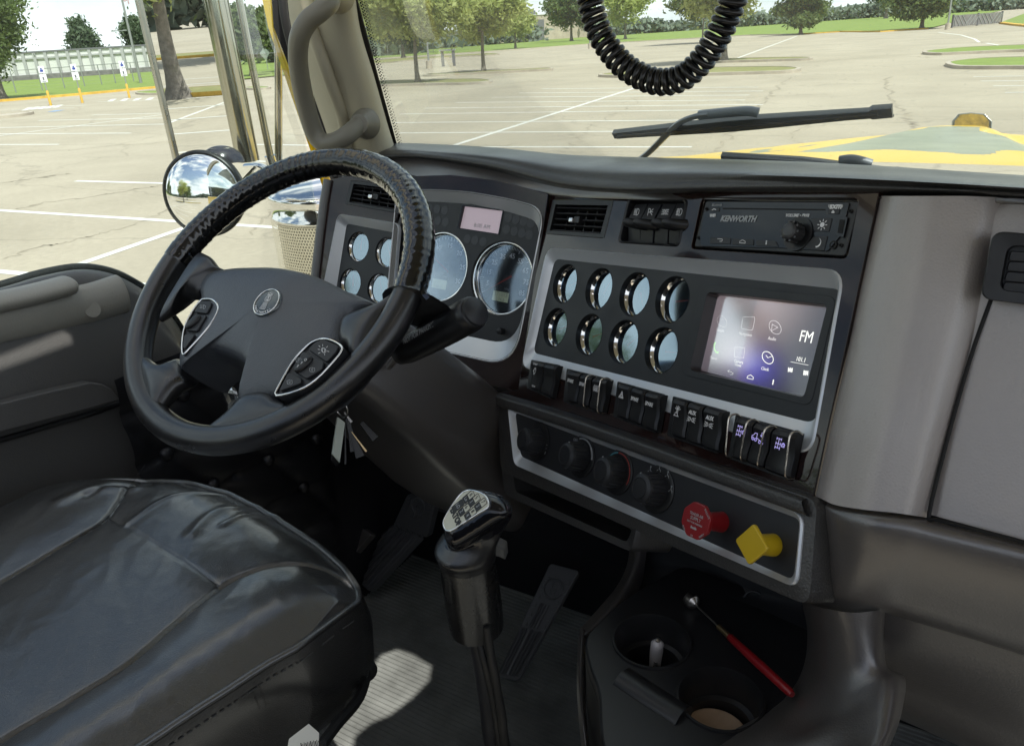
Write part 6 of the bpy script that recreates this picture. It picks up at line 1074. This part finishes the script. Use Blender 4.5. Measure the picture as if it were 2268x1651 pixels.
# trees
def tree(px, base, ctr, rx, rz, label, lm, n=5200, leaf=.30, tr=.22, group='trees round the parking lot', dist_=None, cone=0, low=None, name='broadleaf_tree'):
    """base: ground point; ctr: crown centre height above ground; rx, rz crown radii in metres"""
    b = np.array([base[0], base[1], GZ]); T = thing(name, b, label, 'tree', group)
    H = ctr; K = 46; cl = []
    while len(cl) < K:
        v = rng.normal(size=3); v /= np.linalg.norm(v); r = rng.random() ** .45; p = v * r
        k = 1 - cone * (p[2] + 1) / 2; cl.append(b + np.array([p[0] * rx * k, p[1] * rx * k, H + p[2] * rz]))
    cl = np.array(cl); trk = cat([b, b + (0, 0, H * .3), b + (rx * .04, 0, H * .75), b + (0, rx * .03, H + rz * .5)], 4)
    rad = np.linspace(1, .25, len(trk)) * tr; rad[0] *= 1.7; rad[1] *= 1.15
    V_, F_ = tube(trk, rad, 10); br = [(V_, F_)]
    for c in cl[::3]:
        s = b + np.array([0, 0, min(H * .95, max(H - rz * .8, (c[2] - GZ) * .6))]); br.append(tube(cat([s, (s + c) / 2 + (0, 0, -.1 * rz * rng.random()), c], 3), np.linspace(tr * .35, tr * .08, 7), 6))
    link_mesh('trunk', *join(br), 'bark', T, 60)
    per = n // K; allp = np.repeat(cl, per, axis=0); sp = rng.normal(size=allp.shape) * (.17 * rx, .17 * rx, .13 * rz)
    P = allp + sp; m_ = len(P); nn = rng.normal(size=(m_, 3)) + (0, 0, .6); nn /= np.linalg.norm(nn, axis=1)[:, None]
    a = np.cross(nn, rng.normal(size=(m_, 3))); a /= np.linalg.norm(a, axis=1)[:, None]; c = np.cross(nn, a); s = leaf * (.55 + .9 * rng.random((m_, 1)))
    V = np.stack([P - a * s, P - c * s * .45, P + a * s, P + c * s * .45], 1).reshape(-1, 3); F = np.arange(m_ * 4).reshape(-1, 4)
    link_mesh('crown', V, F, LEAF[lm], T, 0); return T
def tpx(bx, by, top, bot, x0, x1, label, lm, **k):
    """tree from its ground point and the extent of its crown as surveyed"""
    b = gp_(bx, by); cm = M.T @ b; d = cm[2]; mpp = d / FD; rx = (x1 - x0) / 2 * mpp; off = ((x0 + x1) / 2 - bx) * mpp; rz = (bot - top) / 2 * mpp
    base = b[:2] + M[:2, 0] / np.linalg.norm(M[:2, 0]) * off * .0; return tree(0, base, (by - (top + bot) / 2) * mpp, rx, rz, label, lm, leaf=k.pop('leaf', max(.13, 3.6 * mpp)), tr=k.pop('tr', .2), **k)
tpx(8, 222, -62, 166, -72, 98, 'large green tree at the far left edge', 0, n=14000, leaf=.2, tr=.3)
tpx(204, 166, 55, 152, 160, 247, 'cone shaped dark tree standing alone before the long white building', 2, cone=.55, n=9000, leaf=.42, tr=.3)
tpx(322, 158, 38, 148, 285, 365, 'dark pointed tree beside the flagpole', 2, cone=.55, n=8000, leaf=.42, tr=.3)
tpx(926, 186, -60, 98, 815, 1035, 'leafy light green tree on the nearest island', 1, n=17000, leaf=.17, tr=.17)
tpx(1072, 161, -60, 92, 990, 1165, 'second light green tree on the narrow island', 1, n=13000, leaf=.2, tr=.17)
tpx(1142, 109, 20, 92, 1100, 1178, 'small yellow green tree on the lawn edge', 1, n=6000, leaf=.32, tr=.25)
tpx(894, 130, 0, 108, 830, 960, 'dark tree standing behind the nearest leafy tree', 2, n=7000, leaf=.4, tr=.35)
tpx(1266, 92, -40, 68, 1218, 1318, 'grey green tree left of the coiled cord before the tan building', 0, n=9000, leaf=.5, tr=.4)
tpx(1604, 138, -110, 40, 1490, 1705, 'big yellow green tree behind the coiled cord', 1, n=15000, leaf=.17, tr=.2)
tpx(1556, 96, -60, 46, 1480, 1640, 'pale trunked tree seen inside the loop of the cord', 0, n=7000, leaf=.3, tr=.12 if r < 3.5 else .3)
tpx(1773, 77, -22, 60, 1728, 1832, 'round green tree on the lawn edge right of the cord', 0, n=10000, leaf=.3, tr=.28)
tpx(2041, 65, -42, 44, 1976, 2120, 'wide green tree left of the slatted gate', 0, n=13000, leaf=.28, tr=.3)
tpx(1385, 88, -40, 62, 1335, 1450, 'yellowish tree inside the cord loop by the fence', 1, n=7000, leaf=.4, tr=.3)
tpx(560, 170, 28, 125, 510, 610, 'bushy green tree seen between the mirror struts', 0, n=9000, leaf=.35, tr=.3); tpx(628, 160, 25, 120, 590, 665, 'green tree right of the mirror struts', 0, n=8000, leaf=.35, tr=.3)
tpx(470, 185, 0, 120, 425, 520, 'green tree hidden partly by the tall mirror', 0, n=5000, leaf=.35, tr=.3)
tpx(700, 152, 20, 112, 655, 760, 'green tree behind the windshield pillar', 0, n=4000, leaf=.4, tr=.3)
# trees behind the truck, seen in the mirrors only
for (x, y), h, r, lm, lab in [((-10.5, -25.4), 5.6, 3.2, 1, 'leafy tree behind the truck seen in the tall mirror'), ((-58, -30), 7, 5, 0, 'green tree far behind the truck beside the lot'), ((-44, -42), 7, 5, 2, 'dark tree far behind the truck'), ((-75, -10), 8, 6, 0, 'big tree far left behind the truck'), ((-31, -75), 7, 5, 0, 'green tree directly behind the truck'), ((-14, -48), 6, 4.5, 0, 'tree close behind the truck line'), ((-26, -17), 6, 4.2, 0, 'green tree left of the truck further back')]:
    tree(0, (x, y), h, r, r * .85, lab, lm, n=10000 if r < 3.5 else 5000, leaf=.13 if r < 3.5 else .3, tr=.3)
for P_i, lab in (([(-18, -27), (-4, -24.4), (-4, -26), (-18, -28.8)], 'grass strip behind the truck seen in the mirror'), ([(-40, -56), (-10, -50), (-10, -53), (-40, -59)], 'far grass strip behind the truck')):
    P = np.array(P_i, float); c = P.mean(0); t = thing('grass_island', (*c, GZ), lab, 'traffic island', kind='structure'); P = cat(P, 5, True); link_mesh('kerb', *loft([[(*p, GZ) for p in P], [(*p, GZ + .15) for p in P]]), 'kerb_yellow', t, 0); link_mesh('grass', [(*p, GZ + .14) for p in P][::-1], [list(range(len(P)))], 'grass_dry', t, 0)
# far wood: one mass
def wood(label, segs, h, n, leaf, lm):
    P = []
    for (x0, y0), (x1, y1) in segs:
        A_, B_ = np.array((x0, y0)), np.array((x1, y1)); ln = np.linalg.norm(B_ - A_); k = int(n * ln / 400)
        t = rng.random(k); base = A_ + (B_ - A_) * t[:, None]; hh = h * (.55 + .45 * np.array([noise.noise(Vector((q[0] * .035, q[1] * .035, 1.7))) + .5 * noise.noise(Vector((q[0] * .12, q[1] * .12, 5))) for q in base]))
        z = rng.random(k) ** .7 * hh; P.append(np.c_[base + rng.normal(size=(k, 2)) * 3.5, GZ + z])
    P = np.concatenate(P); m_ = len(P); nn = rng.normal(size=(m_, 3)); nn /= np.linalg.norm(nn, axis=1)[:, None]; a = np.cross(nn, rng.normal(size=(m_, 3))); a /= np.linalg.norm(a, axis=1)[:, None]; c = np.cross(nn, a); s = leaf * (.6 + .8 * rng.random((m_, 1)))
    o = link_mesh('far_wood', np.stack([P - a * s, P - c * s * .6, P + a * s, P + c * s * .6], 1).reshape(-1, 3), np.arange(m_ * 4).reshape(-1, 4), 'leaves_far', None, 0); tag(o, label, 'wood', kind='stuff')
D_ = lambda px, dist_: (lambda r: r[:2] / np.linalg.norm(r[:2]) * dist_)(ray(px, 100))
wood('dark far wood along the horizon beyond the lawn', [(D_(1330, 330), D_(1620, 360)), (D_(1620, 360), D_(1900, 420)), (D_(1900, 420), D_(2700, 380)), (D_(880, 260), D_(1180, 300))], 7.5, 15000, 1.1, 2)
wood('distant wood on the left horizon', [(D_(-300, 420), D_(700, 420)), (D_(560, 200), D_(900, 190))], 9, 14000, 1.5, 2)
wood('wood far behind the truck', [((-200, -90), (40, -200)), ((-200, -90), (-260, 60))], 12, 12000, 1.6, 0)
tree(0, D_(1955, 330), 9, 6, 4.5, 'tall bare looking tree rising above the far wood', 2, n=1600, leaf=.9, tr=.6)
# long white building
def building(name, pxa, pxb, dist_, h, depth, label, wall, roof, pil=0, door=None, catg='building', z0=0):
    A_, B_ = D_(pxa, dist_[0]), D_(pxb, dist_[1]); c = (A_ + B_) / 2; t = nrm(B_ - A_); n = nrm(np.array([-t[1], t[0]])); n = n if n @ c > 0 else -n; T = thing(name, (*c, GZ), label, catg); ln = np.linalg.norm(B_ - A_)
    rz = math.atan2(t[1], t[0]); cc_ = c + n * depth / 2; link_mesh('wall', *box((*cc_, GZ + h / 2), (ln, depth, h), rz), wall, T, 0); link_mesh('roof', *box((*cc_, GZ + h + .15), (ln + .5, depth + .5, .3), rz), roof, T, 0)
    if pil:
        for k in range(pil): p = A_ + (B_ - A_) * (k + .5) / pil - n * .2; link_mesh('pilaster', *box((*p, GZ + h / 2), (.55, .4, h - .1), rz), 'wall_grey', T, 0)
        link_mesh('plinth', *box((*(c - n * .3), GZ + .5), (ln, .3, 1.0), rz), 'slat_grey', T, 0); link_mesh('band', *box((*(c - n * .15), GZ + h * .8), (ln, .25, .3), rz), 'wall_grey', T, 0)
    if door: p = A_ + (B_ - A_) * door - n * .1; link_mesh('door', *box((*p, GZ + h * .42), (ln * .17, .3, h * .8), rz), 'wall_dark', T, 0)
    return T, A_, B_, n
building('warehouse', -420, 352, (205, 185), 4.9, 14, 'long low white building with dark pilasters behind the left fence', 'wall_white', 'wall_dark', 30)
T, A_, B_, n = building('school_building', 1165, 1360, (330, 345), 9.0, 40, 'flat roofed tan building with a dark bay behind the lawn', 'wall_tan', 'wall_white', 0, .12)
p = A_ + (B_ - A_) * .10 + n * 5; link_mesh('roof_unit', *box((*p, GZ + 10), (4, 3, 1.6)), 'wall_dark', T, 0)
building('long_building', 1040, 1165, (310, 330), 5, 20, 'low tan building half hidden by the small trees', 'wall_tan', 'wall_white')
# chain link fences: posts, rails, sparse wires
def fence(pts, n, h, label, rail=1, name='chain_link_fence'):
    P = [gp_(x, y)[:2] for x, y in pts]; L_ = np.r_[0, np.cumsum([np.linalg.norm(b - a) for a, b in zip(P[:-1], P[1:])])]; PP = np.array(P)
    T = thing(name, (*PP.mean(0), GZ), label, 'fence'); pos = [np.array([np.interp(s, L_, PP[:, 0]), np.interp(s, L_, PP[:, 1])]) for s in np.linspace(0, L_[-1], n)]
    for p in pos: link_mesh('post', *tube([(*p, GZ), (*p, GZ + h)], .06, 6), 'post_grey', T)
    if rail: link_mesh('rail', *tube([(*p, GZ + h) for p in pos], .04, 6), 'post_grey', T)
    wr_ = []
    for k in range(1, 7): wr_.append(tube([(*p, GZ + h * k / 7) for p in pos], .006, 3))
    link_mesh('wires', *join(wr_), 'post_grey', T)
fence([(-160, 222), (24.5, 209), (91.5, 203), (154, 197), (214.5, 191), (268.6, 185), (320, 180.5), (400, 174), (560, 160), (700, 148)], 20, 2.2, 'tall chain link fence before the long white building')
fence([(800, 132), (900, 122), (960, 117)], 6, 2.2, 'short chain link fence behind the nearest trees'); fence([(1330, 76), (1500, 66), (1640, 58)], 14, 3.2, 'chain link fence along the far lawn inside the cord loop')
# accessible parking signs
def signp(bx, by, px, lab, scl=1.):
    b = gp_(bx, by); d = (M.T @ b)[2]; mpp = d / FD; T = thing('parking_sign', b, lab, 'sign', 'accessible parking signs'); nn = nrm((-b[0], -b[1], 0)); f = Fr(b, nn, np.cross((0, 0, 1), nn))
    link_mesh('bollard', *lathe(b, (0, 0, 1), [(.08, 0), (.08, .9), (.04, .95)], 14), 'kerb_yellow', T, 40); link_mesh('post', *tube([f.P(0, .9), f.P(0, 2.42)], .035, 8), 'post_grey', T)
    link_mesh('upper_plate', *boxf(f, -.17, .17, 2.02, 2.45, .05, .07), 'sign_white', T); link_mesh('lower_plate', *boxf(f, -.2, .2, 1.45, 1.95, .05, .07), 'sign_white', T)
    link_mesh('symbol', *join([prism(f, circ(0, 2.3, .05, 12), .07, .08), boxf(f, -.09, .09, 2.10, 2.24, .07, .08)]), 'sign_blue', T, 0); link_mesh('symbol', *join([boxf(f, -.06, .04, 1.6, 1.78, .07, .08), boxf(f, -.12, .12, 1.50, 1.54, .07, .08)]), 'wall_dark', T, 0)
signp(113, 234, 0, 'leftmost white parking sign on a yellow bollard'); signp(183, 228, 0, 'middle white parking sign on a yellow bollard'); signp(287, 217, 0, 'right white parking sign on a yellow bollard by the flagpole')
# flagpole and lamp posts
b = gp_(313, 186); d = (M.T @ b)[2]; fp = thing('flagpole', b, 'tall grey flagpole with a striped red and white flag', 'flagpole'); hpole = 215 * d / FD
link_mesh('pole', *tube([b, b + (0, 0, hpole)], [.16, .08], 10), 'post_grey', fp, 60)
rt = M[:, 0] / np.linalg.norm(M[:2, 0]); rt = nrm([rt[0], rt[1], 0]); ft = 180 * d / FD; fh = 20 * d / FD; V = []; F = []; mi = []
for i in range(15):
    for j in range(14): x = i / 14 * 15 * d / FD; V.append(b + rt * x * 1.0 + np.array([0, 0, ft + 4 * d / FD - j / 13 * fh * .62 - x * .75 + .12 * math.sin(i * .9)]) + np.array([.12 * math.sin(i * .8), .1 * math.cos(i * .8), 0]))
for i in range(14):
    for j in range(13): F.append([i * 14 + j, i * 14 + j + 1, (i + 1) * 14 + j + 1, (i + 1) * 14 + j]); mi.append(2 if i < 6 and j < 7 else j % 2)
link_mesh('flag', V, F, None, fp, 0, mats=['flag_red', 'flag_white', 'flag_blue'], mi=mi)
def lamp(bx, by, top, lab, k=1, arm=1):
    b = gp_(bx, by); d = (M.T @ b)[2]; h = (by - top) * d / FD * 1.02; T = thing('lamp_post', b, lab, 'lamp post', 'parking lot lamp posts'); link_mesh('base', *lathe(b, (0, 0, 1), [(.3, 0), (.28, .7), (.1, .72)], 12), 'kerb', T); link_mesh('pole', *tube([b, b + (0, 0, h)], [.11, .07], 8), 'post_grey', T, 60)
    if arm: link_mesh('lamp_head', *join([box(b + (0, 0, h), (2.2, .25, .15), .6), box(b + (.9, .6, h + .02), (.6, .5, .2), .6), box(b + (-.9, -.6, h + .02), (.6, .5, .2), .6)]), 'post_grey', T, 0)
lamp(286, 165, 78, 'thin lamp post left of the flagpole'); lamp(2098, 66, -60, 'grey pole at the left end of the slatted gate', arm=0); lamp(1307, 108, -70, 'thin grey pole left of the coiled cord', arm=0); lamp(1115, 150, 30, 'x') if 0 else None
lamp(1113, 148, -70, 'pole between the two nearest trees', arm=0) if 0 else lamp(951, 152, 60, 'grey lamp post standing between the two leafy trees', arm=0)
b = gp_(994, 147); tb = thing('park_bench', b, 'small dark table like stand on the lot between the trees', 'stand'); link_mesh('top', *box(b + (0, 0, 1.5), (1.6, .6, .15), .5), 'post_grey', tb); link_mesh('leg', *box(b + (-.5, -.25, .7), (.25, .4, 1.45), .5), 'wall_dark', tb); link_mesh('leg', *box(b + (.5, .25, .7), (.25, .4, 1.45), .5), 'wall_dark', tb)
# slatted gate at the right
q = [gp_(2108, 62), gp_(2216, 53)]; A_, B_ = q[0], q[1]; t = nrm(B_ - A_); up = np.array([0, 0, 1.]); hg = 25 * (M.T @ A_)[2] / FD; G_ = Fr(A_, nrm(np.cross(t, up)) if np.cross(t, up) @ A_ < 0 else -nrm(np.cross(t, up)), t); ln = np.linalg.norm(B_ - A_)
gt = thing('slatted_gate', A_, 'grey slatted gate with diagonal boards before the far lawn', 'gate'); link_mesh('panel', *boxf(G_, 0, ln, .1, hg, -.05, .05), 'slat_grey', gt, 0)
sl_ = []
for k in range(14):
    x = ln * k / 13; sgn = 1 if k % 7 < 4 else -1; sl_.append(strokes(G_, [[(max(0, min(ln, x - sgn * hg * .4)), hg * .95), (max(0, min(ln, x + sgn * hg * .4)), .2)]], .10, .06, th=.04))
link_mesh('boards', *join(sl_), 'post_grey', gt, 0)
for a in (0, ln * .5, ln): link_mesh('post', *boxf(G_, a - .08, a + .08, 0, hg + .1, -.1, .12), 'wall_dark', gt, 0)
